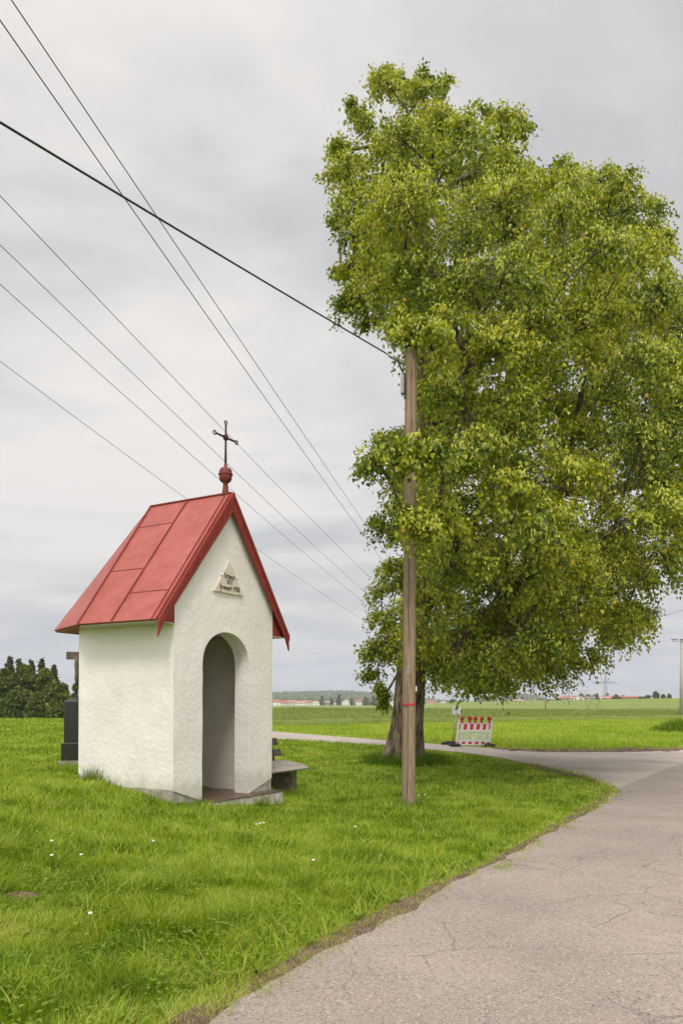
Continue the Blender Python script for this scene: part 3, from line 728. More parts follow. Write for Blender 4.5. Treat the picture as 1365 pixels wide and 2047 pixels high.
# ------------------------------------------------------------------ wires
def wire(pixels, depth, r, name, label, cat='overhead wire', mat=WIRE, group=None, ext=(0, 0)):
    # sight-line samples at linearly changing distance give the hanging curve
    px = np.array([p[0] for p in pixels], float); py = np.array([p[1] for p in pixels], float)
    pts = []; d0, d1 = depth; n = len(pixels)
    # the wire runs straight in plan: solve the plan position of each sample on the line between the end points
    A = at(*pixels[0], d0); B = at(*pixels[-1], d1)
    for i in range(n):
        rx, rz = ray(*pixels[i]); dx, dy = B.x - A.x, B.y - A.y
        Y = (A.x*dy - A.y*dx)/(rx*dy - dx) if abs(rx*dy - dx) > 1e-9 else A.y
        pts.append(Vector((rx*Y, Y, CZ + rz*Y)))
    # fit a parabola of height along the run, so the wire hangs as a real one
    s = np.array([math.hypot(p.x-A.x, p.y-A.y) for p in pts]); z = np.array([p.z for p in pts]); co = np.polyfit(s, z, 2 if n > 2 else 1)
    Ls = s[-1]; dirv = Vector((B.x-A.x, B.y-A.y, 0)).normalized(); q_ = []
    for k in range(41):
        ss = -ext[0] + (Ls + ext[0] + ext[1])*k/40; p = A + dirv*ss; q_.append((p.x, p.y, float(np.polyval(co, ss))))
    mb = MB(); mb.tube(q_, r, 6); o = mb.build(name, mat, smooth=True); return tag(o, label, cat, group)
GRP = 'overhead wires crossing the sky'
wire([(-60, 206), (0, 243), (245, 397), (312, 432), (500, 545), (650, 634), (772, 707)], (6.2, tpY), .0115, 'overhead_cable', 'thick black overhead cable ending at the wooden telephone pole', 'cable', CABLE, ext=(3, 0))
HX, HY = 835, 70.0                       # the far pole the power line runs to, behind the trunk
W6 = [([(-40,-24),(0,37),(245,390),(500,760),(640,950),(740,1086),(838,1214)], 9.0, 'second wire from the top of the bundle of seven, crossing the thick cable lower'),
      ([(-20,-66),(22,0),(315,432),(600,858),(735,1055),(832,1192)], 9.3, 'topmost thin wire, entering at the top edge near the corner'),
      ([(-40,345),(0,388),(240,643),(455,872),(620,1038),(700,1113),(832,1237)], 12.3, 'thin wire passing right behind the iron cross arms'),
      ([(-40,448),(0,486),(220,700),(440,920),(640,1102),(735,1187),(838,1276)], 13.4, 'thin wire passing behind the rod under the iron cross'),
      ([(-40,528),(0,566),(225,765),(446,975),(620,1115),(745,1216),(832,1284)], 14.4, 'thin wire passing just under the red ball of the finial'),
      ([(-40,693),(0,720),(180,848),(372,1001),(507,1097),(640,1184),(733,1240),(838,1302)], 17.6, 'lowest thin wire, meeting the roof ridge of the chapel')]
for pxs, d, lab in W6: wire(pxs, (d, HY), .0080 if d < 10 else .0066, 'overhead_wire', lab, group=GRP, ext=(4, 0))
hp_ = Vector((at(835, 1300, HY).x, HY, 0)); hz_ = gz(hp_.x, HY)
tw = thing('power_pole', (hp_.x, HY, hz_), 'wooden power pole far behind the trunk of the big linden, three crossarms in the crown', 'utility pole')
b = MB(); b.tube([(0, 0, -.3), (0, 0, 11.9)], [.14, .1], 10); b.build('pole', POLEWOOD, tw, smooth=True)
for py in (1202, 1256, 1294):
    z = at(835, py, HY).z - hz_; b = MB(); b.box((0, 0, z-.08), (.62, .1, .1)); b.build('crossarm', STEEL, tw)
    for sx in (-.2, .2): b = MB(); b.lathe([(.04, -.04), (.05, .02), (.03, .08), (0, .09)], (sx, 0, z), 8); b.build('insulator', WHITEPLASTIC, tw)
wire([(845, 1150), (1100, 1225), (1210, 1240), (1290, 1241), (1365, 1219), (1440, 1180)], (30, 62), .011, 'overhead_wire', 'sagging dark wire leaving the linden crown at the right picture edge', group=GRP)

# ------------------------------------------------------------------ linden tree
OUT = [(790,113),(835,128),(875,135),(900,150),(915,190),(970,195),(985,225),(1050,225),(1062,295),(1100,298),(1150,298),(1170,318),(1230,312),(1262,345),(1300,390),(1335,440),(1345,520),(1365,545),(1440,600),(1500,700),(1530,850),(1530,1000),(1480,1120),(1400,1175),(1340,1195),(1285,1280),(1240,1310),(1190,1340),(1110,1366),(1050,1378),(1000,1390),(930,1400),(900,1388),(870,1350),(850,1335),(800,1330),(765,1352),(725,1362),(722,1330),(738,1280),(728,1230),(748,1170),(740,1120),(747,1060),(735,1010),(772,975),(760,945),(695,945),(720,900),(755,880),(770,820),(806,800),(806,740),(785,700),(790,660),(760,640),(700,630),(680,600),(655,555),(690,520),(680,480),(650,450),(670,390),(655,330),(648,290),(670,265),(700,250),(695,190),(715,180),(745,230),(775,205),(760,150),(765,115)]
OA = np.array(OUT, float)
def inside(p):
    x, y = p; c = False; n = len(OA); j = n-1
    for i in range(n):
        xi, yi = OA[i]; xj, yj = OA[j]
        if (yi > y) != (yj > y) and x < (xj-xi)*(y-yi)/(yj-yi) + xi: c = not c
        j = i
    return c
def edist(p):
    p = np.array(p); a = OA; b = np.roll(OA, -1, 0); d = b-a
    t = np.clip(((p-a)*d).sum(1)/(d*d).sum(1), 0, 1); return np.sqrt((((a + d*t[:, None]) - p)**2).sum(1)).min()
TB = Vector((TREE[0], TREE[1], gz(*TREE)))
lobes = []                                # (centre, radius)
rg_ = random.Random(11)
# silhouette lobes
per = 0.; last = 0
pts_ = []
for i in range(len(OUT)):
    a, b = OA[i], OA[(i+1) % len(OUT)]; Ls = np.hypot(*(b-a)); n = max(1, int(Ls/34))
    for k in range(n): pts_.append((a + (b-a)*k/n, (b-a)/Ls))
for p, d in pts_:
    for rep in range(1):
        Y = TREE[1] + rg_.uniform(-3.0, 2.0); r = rg_.uniform(.42, .72); rp = r*F/Y
        nrm_ = np.array([-d[1], d[0]]); q_ = p + nrm_*rp*rg_.uniform(1.05, 1.4)
        if not inside(q_): continue
        lobes.append((at(q_[0], q_[1], Y), r))
# a second row just inside the outline, and the far side of the crown behind the dark hollow
for p, d in pts_[::2]:
    Y = TREE[1] + rg_.uniform(-3.5, 2.5); r = rg_.uniform(.6, .85); rp = r*F/Y; q_ = p + np.array([-d[1], d[0]])*rp*rg_.uniform(1.9, 2.4)
    if inside(q_) and edist(q_) > rp*1.2: lobes.append((at(q_[0], q_[1], Y), r))
for k in range(40):
    lobes.append((at(rg_.uniform(860, 1120), rg_.uniform(1070, 1340), TREE[1] + rg_.uniform(2.2, 4.8)), rg_.uniform(.8, 1.1)))
# body lobes
NL0 = len(lobes)
for px, py, r_ in ((1130,345,.7),(1200,365,.75),(1240,350,.6),(1265,395,.7),(1180,410,.9),(1090,360,.8),(782,138,.30),(800,165,.42),(845,152,.42),(888,165,.42),(712,205,.30),(725,245,.42),(682,288,.30),(700,300,.45),(690,352,.40),(678,440,.28),(690,410,.42),(682,545,.28),(705,530,.45),(700,600,.34),(735,640,.30),(1040,245,.35),(1000,240,.45),(960,215,.40),(1310,405,.45),(1325,470,.42),(765,1230,.55),(755,1300,.5),(790,1290,.6),(745,1345,.38),(870,1290,.6),(830,1310,.5),(900,1340,.55),(945,1370,.5),(985,1365,.45),(1060,1350,.5),(790,1130,.55),(765,1180,.5),(780,1060,.5),(762,1372,.13),(770,1390,.10),(766,1408,.08)): lobes.append((at(px, py, TREE[1] + rg_.uniform(-1.5, 1.5)), r_))
tries = 0; body = 0
while body < 225 and tries < 60000:
    tries += 1
    p = (rg_.uniform(650, 1530), rg_.uniform(120, 1400))
    if not inside(p): continue
    d = edist(p)
    e_ = min(1, d/190.); prof = math.sqrt(max(0, 1-(1-e_)**2))
    Y = TREE[1] + rg_.choice([rg_.uniform(-7.0, -2.5), rg_.uniform(-7.0, 0), rg_.uniform(0, 4.5)])*prof
    r = rg_.uniform(.85, 1.45); rp = r*F/Y
    if d < rp*.9: continue
    c = at(p[0], p[1], Y)
    # dark hollow low on the left side of the crown, and the small openings of the photo
    if (p[0]-965)**2/105**2 + (p[1]-1205)**2/105**2 < 1 and Y < TREE[1]+1.5: continue
    if (p[0]-1125)**2/40**2 + (p[1]-1268)**2/42**2 < 1: continue
    if any(math.sqrt((c.x-o_.x)**2 + (c.y-o_.y)**2 + 2.2*(c.z-o_.z)**2) < .76*(r+ro) for o_, ro in lobes[NL0:]) : continue
    lobes.append((c, r)); body += 1
# boughs that reach in front of the telephone pole
for px, py, Y, r in ((745,915,13.0,.42),(790,900,12.7,.46),(838,893,12.5,.44),(880,905,12.6,.50),(845,922,12.55,.36),(930,930,13.4,.6),(880,1010,13.5,.5),(830,1040,12.6,.30),(862,1058,12.6,.34),(800,1020,13.6,.42),(905,1060,13.8,.55),(838,652,13.3,.30),(868,664,13.2,.32),(806,668,13.5,.22),(800,645,13.8,.36),(905,640,13.9,.55),(960,880,13.8,.65),(985,960,13.4,.6),(1050,990,13.6,.6),(1070,1060,13.2,.55),(1000,1110,14,.6),(1110,1090,13.8,.6),(900,780,14.6,.7),(1040,800,14.2,.7),(985,700,14.2,.7),(1150,940,14,.7),(930,560,15.2,.75),(840,520,15.8,.7),(1080,640,15,.75)):
    lobes.append((at(px, py, Y), r))
def _photo_px(p):
    a = F*p.x/p.y; b = -F*(p.z - CZ)/p.y; return cR*a - sR*b + CX, sR*a + cR*b + CY
lobes = [l for l in lobes if not (885 < _photo_px(l[0])[0] < 930 and _photo_px(l[0])[1] > 1350)]
# limbs: every lobe is joined to the nearest earlier node of a growing skeleton
TRk = [TB, at(816, 1430, TREE[1]), at(824, 1300, TREE[1]), at(838, 1100, TREE[1]), at(848, 900, TREE[1]+.1), at(850, 700, TREE[1]), at(846, 500, TREE[1]), at(842, 320, TREE[1])]
nodes = []; par = []; plen = []
for i in range(len(TRk)-1):
    for k in range(4):
        nodes.append(TRk[i].lerp(TRk[i+1], k/4)); par.append(len(nodes)-2); plen.append(0. if len(nodes) == 1 else plen[-1] + (nodes[-1]-nodes[-2]).length*.55)
NTR = len(nodes)
ok0 = [i for i in range(NTR) if nodes[i].z > 3.0]
for wp in ((at(1000, 1120, 18.5), 6), (at(1090, 880, 18.0), 9), (at(1010, 700, 18.5), 12), (at(960, 900, 16.5), 9), (at(1220, 980, 20), 9), (at(1150, 620, 20.5), 13), (at(750, 935, 17), 9), (at(990, 480, 20), 15)):
    best = min(ok0, key=lambda i: (nodes[i]-wp[0]).length + max(0, nodes[i].z + 1.2 - wp[0].z)*2)
    a = nodes[best]; pi = best
    for k in range(1, 6):
        t = k/5; p = a.lerp(wp[0], t) + Vector((rg_.uniform(-.2, .2), rg_.uniform(-.2, .2), .9*math.sin(math.pi*t)*.6))
        nodes.append(p); par.append(pi); plen.append(plen[pi] + (p - nodes[pi]).length); pi = len(nodes)-1
order = sorted(range(len(lobes)), key=lambda i: min((lobes[i][0]-nodes[j]).length for j in range(len(nodes))))
leafn = [0]*0
ends = []
for li in order:
    c, r = lobes[li]; NPn = np.array([n[:] for n in nodes]); dd = np.linalg.norm(NPn - np.array(c[:]), axis=1)
    cost = dd + .22*np.array(plen) + np.maximum(0, NPn[:, 2] - c.z)*.9; cost[:NTR][[i for i in range(NTR) if nodes[i].z < 3.0]] = 1e9
    bi = int(cost.argmin()); a = nodes[bi]; pi = bi; n = max(2, int((c-a).length/.8))
    for k in range(1, n+1):
        t = k/n; p = a.lerp(c, t) + Vector((rg_.uniform(-.1, .1), rg_.uniform(-.1, .1), .05*math.sin(math.pi*t)*(c-a).length))*(1 if k < n else 0)
        nodes.append(p); par.append(pi); plen.append(plen[pi] + (p-nodes[pi]).length); pi = len(nodes)-1
    ends.append(pi)
cnt = [0.]*len(nodes)
for e_ in ends: cnt[e_] += 1
for i in range(len(nodes)-1, 0, -1):
    if par[i] >= 0: cnt[par[i]] += cnt[i]
linden = thing('linden_tree', TB, 'tall leafy linden tree in bloom with thick ridged trunk behind the wooden pole', 'tree')
br = MB()
def rad(i): return min(.30, .021*max(cnt[i], .6)**.52)
for i in range(1, len(nodes)):
    p = par[i]
    if p < 0 or (i < NTR and nodes[i].z < 8): continue
    ra, rb2 = min(rad(p), rad(i)*1.35), rad(i); br.tube([nodes[p]-TB, nodes[i]-TB], [ra, rb2], 6 if rb2 > .05 else 4, False)
br.build('branches', BARK, linden, smooth=True)
tk = MB(); P = []; zs = np.linspace(-.25, 9.2, 110)
trz = [(p-TB) for p in TRk]
def trpos(z):
    for a, b in zip(trz[:-1], trz[1:]):
        if z <= b.z: t = (z-a.z)/(b.z-a.z); return a.lerp(b, t)
    return trz[-1]
for z in zs:
    c = trpos(z); r = np.interp(z, [-.25, 0, .35, .9, 2.2, 4, 6, 9.2], [.60, .52, .45, .40, .36, .345, .30, .2]); row = []
    for j in range(97):
        a = 2*math.pi*(j % 96)/96
        ridge = abs(math.sin(a*11 + 2.2*float(vnoise(z*1.5, a*1.2 % 6.283, 2)) + .8*math.sin(z*1.3)))*.030
        but = .11*math.exp(-max(z, 0)/.45)*(float(vnoise(math.cos(a)*1.6+4, math.sin(a)*1.6+7, 6)) - .35)*2
        n_ = (float(fbm(math.cos(a)*5+z*.4, math.sin(a)*5+z*1.2, 12, 3)) - .5)*.09
        # the stem leans out to the left at its foot
        offx = -.10*math.exp(-max(z, 0)/1.2) if math.cos(a) < 0 else 0
        rr = r + ridge + but + n_; row.append(Vector((c.x + rr*math.cos(a) + offx*abs(math.cos(a)), c.y + rr*math.sin(a), z)))
    P.append(row)
tk.grid(P, len(zs), 97); tk.build('trunk', BARK, linden, smooth=True)
# leaves hang along drooping sprays round every lobe
def leaf_mesh(pos, axis, nrm, ln, wd, fold=.25):
    n = len(pos); a = axis/np.linalg.norm(axis, axis=1, keepdims=True)
    s_ = np.cross(nrm, a); s_ /= np.linalg.norm(s_, axis=1, keepdims=True) + 1e-9; nn = np.cross(a, s_)
    ln = ln[:, None]; wd = wd[:, None]
    def v(u, w_, h): return pos + a*ln*u + s_*wd*w_ + nn*wd*h
    V = np.stack([v(0, 0, 0), v(.22, -.5, fold), v(.62, -.40, fold*.7), v(1., 0, -.15), v(.62, .40, fold*.7), v(.22, .5, fold)], 1).reshape(-1, 3)
    b = np.arange(n)[:, None]*6; Fq = np.concatenate([b + np.array([[0, 3, 2, 1]]), b + np.array([[0, 5, 4, 3]])], 0); return V, Fq
LP, LA, LN, LS, LT = [], [], [], [], []; BP, BA, BN, BT = [], [], [], []
tw_ = MB(); axis_pt = np.array(at(900, 760, TREE[1])[:])
for c, r in lobes:
    c = np.array(c[:]); K = max(9, int(30*r**1.7)); out_ = c - np.array([axis_pt[0], axis_pt[1], c[2]]); ol = np.linalg.norm(out_) + 1e-6; out_ /= ol
    lt = RNG.uniform(-.20, .18)
    for k in range(K):
        d = RNG.normal(size=3); d /= np.linalg.norm(d); d = d + out_*.5 + np.array([0, 0, .30]); d /= np.linalg.norm(d); d[2] *= .62
        ln = r*RNG.uniform(.75, 1.18); m = int(RNG.integers(24, 37)); t = np.sort(RNG.uniform(.22, 1.0, m)**.85)
        droop = RNG.uniform(.3, .75)*r
        sp = c + d*(t*ln)[:, None]; sp[:, 2] -= droop*t**2
        if k % 2 == 0:
            tt = np.array([.0, .4, .75, 1.]); q_ = c + d*(tt*ln)[:, None]; q_[:, 2] -= droop*tt**2; tw_.tube([Vector(x) - TB for x in q_], [.011, .008, .006, .004], 3, False)
        jt = RNG.normal(size=(m, 3))*.075; p = sp + jt
        ax_ = d*.55 + RNG.normal(size=(m, 3))*.42 + np.array([0, 0, -.62]); nr = d*.5 + np.array([0, 0, .75]) + RNG.normal(size=(m, 3))*.40
        LP.append(p); LA.append(ax_); LN.append(nr); LS.append(RNG.uniform(.056, .102, m)); LT.append(np.clip(RNG.normal(.46 + lt, .17, m) + .12*t, 0, .97))
        if d[2] > -.12 and RNG.uniform() < .9:  # blossom left off downward sprays, its pale colour also painting lit bough tops
            mb_ = int(RNG.integers(8, 17)); i_ = RNG.integers(m//4, m, mb_)
            BP.append(sp[i_] + RNG.normal(size=(mb_, 3))*.07 + d*.05 + np.array([0, 0, .02])); BA.append(np.array([0, 0, -1.]) + RNG.normal(size=(mb_, 3))*.45); BN.append(d + RNG.normal(size=(mb_, 3))*.5); BT.append(RNG.uniform(0, 1, mb_))
LP, LA, LN, LS, LT = map(np.concatenate, (LP, LA, LN, LS, LT)); BP, BA, BN, BT = map(np.concatenate, (BP, BA, BN, BT))
LT[RNG.uniform(size=len(LT)) < .006] = 1.0
tbn = np.array(TB[:])
V, Fq = leaf_mesh(LP - tbn, LA, LN, LS, LS*.86); np_mesh('crown', V, Fq, LINDEN, linden, {'tint': np.repeat(LT, 6)})
bl = RNG.uniform(.06, .10, len(BP)); V, Fq = leaf_mesh(BP - tbn, BA, BN, bl, bl*.30, .15); np_mesh('blossom', V, Fq, BRACT, linden, {'tint': np.repeat(BT, 6)})
tw_.build('twigs', BARK, linden)
print('leaves', len(LP), 'bracts', len(BP), 'lobes', len(lobes))

# ------------------------------------------------------------------ grass
GPOLY = np.array(GJ + [(-60, 110), (-120, 60), (-60, -2)])
def inpoly(X, Y, poly):
    c = np.zeros(len(X), bool); j = len(poly)-1
    for i in range(len(poly)):
        xi, yi = poly[i]; xj, yj = poly[j]
        if yi != yj:
            k = ((yi > Y) != (yj > Y)) & (X < (xj-xi)*(Y-yi)/(yj-yi) + xi); c ^= k
        j = i
    return c
def edge_dist(X, Y, pl):
    d = np.full(len(X), 1e9); pl = np.array(pl)
    for a, b in zip(pl[:-1], pl[1:]):
        v = b-a; t = np.clip(((X-a[0])*v[0] + (Y-a[1])*v[1])/(v@v + 1e-12), 0, 1)
        d = np.minimum(d, np.hypot(X-a[0]-v[0]*t, Y-a[1]-v[1]*t))
    return d
def keep_out(X, Y):
    rel = np.stack([X-C0.x, Y-C0.y], 1); t = rel @ np.array([uf.x, uf.y]); s = rel @ np.array([us.x, us.y])
    k = (t > -.01) & (t < W_+.01) & (s > -.015) & (s < SL+.5)
    k |= (t > .65) & (t < W_+.03) & (s > -.28) & (s < .1)
    k |= (X-tp_.x)**2 + (Y-tp_.y)**2 < .115**2
    k |= (X-TREE[0])**2 + (Y-TREE[1])**2 < .5**2
    k |= (X-mh.x)**2 + (Y-mh.y)**2 < .13**2
    return k
def blades(X, Y, H, Wd, tint, bend=.5, seg=3, name='grass', mat=None, zoff=0., lean_dir=None):
    n = len(X); Z = terrain(X, Y) + zoff - .01; th_ = RNG.uniform(0, 2*math.pi, n); d = np.stack([np.cos(th_), np.sin(th_)], 1)
    if lean_dir is not None: d = d + lean_dir; d /= np.linalg.norm(d, axis=1, keepdims=True) + 1e-6
    ph = RNG.uniform(0, math.pi, n); s_ = np.stack([np.cos(ph), np.sin(ph)], 1); B = RNG.uniform(.15, 1.0, n)*bend
    rows = []
    for k in range(seg+1):
        u = k/seg; w_ = Wd*(1-u**1.6)*.5; zz = H*(u - .38*B*u*u); off = (H*B*u*u)
        c = np.stack([X + d[:, 0]*off, Y + d[:, 1]*off, Z + zz], 1)
        if k < seg:
            o = np.stack([s_[:, 0]*w_, s_[:, 1]*w_, np.zeros(n)], 1); rows += [c-o, c+o]
        else: rows.append(c)
    nv = 2*seg+1; V = np.stack(rows, 1).reshape(-1, 3); b = np.arange(n)[:, None]*nv
    Fq = np.concatenate([b + np.array([[2*k, 2*k+1, 2*k+3, 2*k+2]]) for k in range(seg-1)], 0) if seg > 1 else None
    Ft = b + np.array([[2*seg-2, 2*seg-1, 2*seg]])
    # one triangle mesh
    T = [Ft]
    if Fq is not None: T += [Fq[:, [0, 1, 2]], Fq[:, [0, 2, 3]]]
    return V, np.concatenate(T, 0), np.repeat(tint, nv)
def scatter(n, y0, y1, a0, a1, power=1.0):     # random ground points in a fan of sight directions, denser nearby
    u = RNG.uniform(size=n); Y = (y0**(2-power) + u*(y1**(2-power) - y0**(2-power)))**(1/(2-power)) if power != 2 else y0*(y1/y0)**u
    return RNG.uniform(a0, a1, n)*Y, Y
parts = []
def lawn(n, y0, y1, a0, a1, power, h0, h1, w0, w1, seg, poly=GPOLY):
    X, Y = scatter(n, y0, y1, a0, a1, power); k = inpoly(X, Y, poly) & ~keep_out(X, Y); X, Y = X[k], Y[k]
    ed = edge_dist(X, Y, G_EDGE) if y0 < 30 else np.full(len(X), 9.)
    pn = fbm(X*.75, Y*.75, 3, 3); pm_ = fbm(X*2.6, Y*2.6, 7, 2); m = len(X)
    rel = np.stack([X-C0.x, Y-C0.y], 1); tt_ = rel @ np.array([uf.x, uf.y]); ss_ = rel @ np.array([us.x, us.y]); ds_ = np.hypot(np.maximum(0, np.maximum(.5-tt_, tt_-W_-.1)), np.maximum(0, np.maximum(-.5-ss_, ss_-.1)))
    fz = fbm(X*5, Y*5, 19, 2)
    H = RNG.uniform(h0, h1, m)*(.35 + .75*pn + .6*fz)*np.clip(.32 + ed*1.0, .32, 1)*np.clip(.3 + ds_*.9, .3, 1); k2 = RNG.uniform(size=m) < np.clip(.25 + ed*2.0 + (fbm(X*4, Y*4, 55, 2)-.5)*1.8, .06, 1); 
    tint = np.clip(RNG.normal(.45, .20, m) + (pm_-.5)*.8 + (pn-.5)*.4, 0, .88)
    dry = RNG.uniform(size=m) < np.clip(.55 - ed*1.3, .035, .55); tint[dry] = RNG.uniform(.82, 1., dry.sum())
    Wd = RNG.uniform(w0, w1, m)*(1 + np.maximum(0, Y-y0)/max(y0, 8)*.6)
    X, Y, H, Wd, tint = X[k2], Y[k2], H[k2], Wd[k2], tint[k2]
    wind = np.stack([.2 + 3.2*(fbm(X*2.2, Y*2.2, 21, 2)-.5), 3.2*(fbm(X*2.2, Y*2.2, 31, 2)-.5)], 1)*1.3
    parts.append(blades(X, Y, H, Wd, tint, 1.0, seg, lean_dir=wind))
lawn(150000, 3.4, 8.0, -.56, .10, 1.0, .06, .15, .0035, .0085, 3)
lawn(150000, 7.6, 15, -.60, .44, 1.2, .06, .13, .006, .012, 2)
lawn(120000, 14.5, 32, -.62, .50, 1.3, .06, .13, .011, .02, 2)
# longer pale blades that stand out of the sward and lie over
X, Y = scatter(30000, 3.5, 16, -.56, .3, 1.2); k = inpoly(X, Y, GPOLY) & ~keep_out(X, Y) & (fbm(X*1.6, Y*1.6, 91, 3) > .45) & (edge_dist(X, Y, G_EDGE) > .15); X, Y = X[k], Y[k]; m = len(X)
parts.append(blades(X, Y, RNG.uniform(.12, .27, m), RNG.uniform(.005, .010, m), np.clip(RNG.normal(.68, .12, m), .3, .95), 1.25, 4))
p_ = [P2(*p) for p in [(1030,1528),(1060,1530),(1110,1540),(1160,1553),(1205,1570),(1216,1586)]]
for a, b in zip(p_[:-1], p_[1:]):
    for q_ in range(9):
        t = RNG.uniform(); n = int(RNG.integers(20, 60)); X = a[0]*(1-t) + b[0]*t + RNG.normal(size=n)*.13 + RNG.normal()*.08; Y = a[1]*(1-t) + b[1]*t + RNG.normal(size=n)*.13 + RNG.normal()*.10
        parts.append(blades(X, Y, RNG.uniform(.04, .13, n), np.full(n, .014), np.clip(RNG.normal(.5, .25, n), 0, .97), .9, 2))
# tufts that grow out over the bare verge
cx_, cy_ = [], []
GE = np.array(jag(G_EDGE[:14], .05, 14, 3))
for g_ in GE[::1]:
    if RNG.uniform() < .75:
        n = int(RNG.integers(25, 90)); o_ = np.array([.06, -.04])*RNG.uniform(-1.5, 1.6); cx_.append(g_[0] + o_[0] + RNG.normal(size=n)*.05); cy_.append(g_[1] + o_[1] + RNG.normal(size=n)*.08)
X = np.concatenate(cx_); Y = np.concatenate(cy_); m = len(X); tt = np.clip(RNG.normal(.5, .2, m), 0, .85); q3 = RNG.uniform(size=m) < .4; tt[q3] = RNG.uniform(.84, 1, q3.sum())
parts.append(blades(X, Y, RNG.uniform(.03, .10, m), np.maximum(.004, Y*.0007), tt, 1.0, 3))
lawn(90000, 31, 62, -.60, .20, 1.3, .10, .19, .02, .04, 2)
# the lawn goes on beyond the left edge of the picture
lawn(95000, 3.4, 8.0, -1.05, -.56, 1.0, .06, .15, .0035, .0085, 3)
lawn(50000, 7.6, 15, -.95, -.60, 1.2, .06, .13, .006, .012, 2)
lawn(28000, 14.5, 32, -.82, -.62, 1.3, .06, .13, .011, .02, 2)
lawn(22000, 31, 62, -.75, -.60, 1.3, .10, .19, .02, .04, 2)
lawn(60000, 1.6, 3.5, -1.4, .1, 1.0, .06, .15, .0035, .0085, 3)
def join(ps):
    o = 0; Vs, Fs, Ts = [], [], []
    for V, Fq, T in ps: Vs.append(V); Fs.append(Fq + o); Ts.append(T); o += len(V)
    return np.concatenate(Vs), np.concatenate(Fs), np.concatenate(Ts)
V, Fq, T = join(parts); tag(np_mesh('lawn_grass', V, Fq, GRASS, attrs={'tint': T}), 'bright green uneven grass of the lawn round the chapel', kind='stuff')
# meadow strip beyond the side road, up to the crop
CROPL = [P2(*p) for p in [(250,1459.5),(545,1452),(700,1448.5),(860,1445),(1000,1442.5),(1100,1441),(1230,1438.5),(1330,1437),(1440,1436)]]
MP = np.array([p for p in FJ] + [(40, 70), (70, 120)] + CROPL[::-1] + [(-40, 90)])
parts = []; X, Y = scatter(130000, 28, 112, -.30, .52, 1.35); k = inpoly(X, Y, MP); X, Y = X[k], Y[k]; m = len(X)
ed = edge_dist(X, Y, FAR_EDGE); pn = fbm(X*.4, Y*.4, 5, 3)
tint = np.clip(RNG.normal(.60, .14, m) + (pn-.5)*.5, .1, .88); dry = RNG.uniform(size=m) < np.clip(.45 - ed*.5, .05, .45); tint[dry] = RNG.uniform(.85, 1, dry.sum())
parts.append(blades(X, Y, RNG.uniform(.12, .28, m)*(.5+pn)*np.clip(.5+ed*.4, .5, 1), RNG.uniform(.02, .035, m)*np.maximum(1, Y/40), tint, .6, 2))
# tall rough grass at the right edge of the meadow
p0 = gp(1356, 1464); X = p0.x + RNG.normal(size=5000)*1.0; Y = p0.y + RNG.normal(size=5000)*1.0
parts.append(blades(X, Y, RNG.uniform(.5, 1.25, 5000)*np.exp(-((X-p0.x)**2 + (Y-p0.y)**2)/3.0), np.full(5000, .035), RNG.uniform(.0, .6, 5000), .5, 3))
V, Fq, T = join(parts); tag(np_mesh('meadow_grass', V, Fq, GRASS, attrs={'tint': T}), 'light green meadow grass between the side road and the crop field', kind='stuff')

# broad leaved weeds and clover among the grass, tall tufts at the chapel and round the trunk
def rosettes(X, Y, n_leaf, ln0, ln1, wr, up=.5):
    P_, A_, N_, S_, T_ = [], [], [], [], []
    for x, y in zip(X, Y):
        k = int(RNG.integers(*n_leaf)); a = RNG.uniform(0, 2*math.pi, k); z = gz(x, y)
        e_ = RNG.uniform(.15, up, k); A_.append(np.stack([np.cos(a), np.sin(a), e_*1.6], 1)); P_.append(np.tile([x, y, z + .01], (k, 1)) + RNG.normal(size=(k, 3))*.008)
        N_.append(np.stack([-np.cos(a)*.5, -np.sin(a)*.5, np.ones(k)], 1)); S_.append(RNG.uniform(ln0, ln1, k)); T_.append(np.clip(RNG.normal(.5, .2, k), 0, 1))
    P_, A_, N_, S_, T_ = map(np.concatenate, (P_, A_, N_, S_, T_)); V, Fq = leaf_mesh(P_, A_, N_, S_, S_*wr, .18); return V, Fq, np.repeat(T_, 6)
X, Y = scatter(420, 3.8, 12, -.55, .2, 1.0); k = inpoly(X, Y, GPOLY) & ~keep_out(X, Y) & (edge_dist(X, Y, G_EDGE) > .12)
r1 = rosettes(X[k], Y[k], (4, 8), .06, .13, .26, .8)
X, Y = scatter(16000, 3.6, 14, -.56, .35, 1.1); k = inpoly(X, Y, GPOLY) & ~keep_out(X, Y) & (fbm(X*1.1, Y*1.1, 77, 3) > .52) & (edge_dist(X, Y, G_EDGE) > .1); X, Y = X[k], Y[k]; m = len(X)
zc_ = terrain(X, Y) + RNG.uniform(.04, .11, m); ps = []
for q3 in range(3):
    a = RNG.uniform(0, 2*math.pi, m) if q3 == 0 else a + 2*math.pi/3
    ps.append((np.stack([X, Y, zc_], 1), np.stack([np.cos(a), np.sin(a), RNG.uniform(-.2, .25, m)], 1)))
Pc = np.concatenate([p for p, _ in ps]); Ac = np.concatenate([a_ for _, a_ in ps]); sz = np.tile(RNG.uniform(.010, .022, m), 3)
V2, F2 = leaf_mesh(Pc, Ac, np.tile([0, 0, 1.], (len(Pc), 1)) + RNG.normal(size=(len(Pc), 3))*.15, sz, sz*1.0, .1); t2 = np.repeat(np.clip(np.tile(RNG.normal(.55, .18, m), 3), 0, 1), 6)
V, Fq, T = join([r1, (V2, F2, t2)]); tag(np_mesh('lawn_weeds', V, Fq, WEED, attrs={'tint': T}), 'broad weed leaves and clover scattered through the lawn', kind='stuff')
parts = []
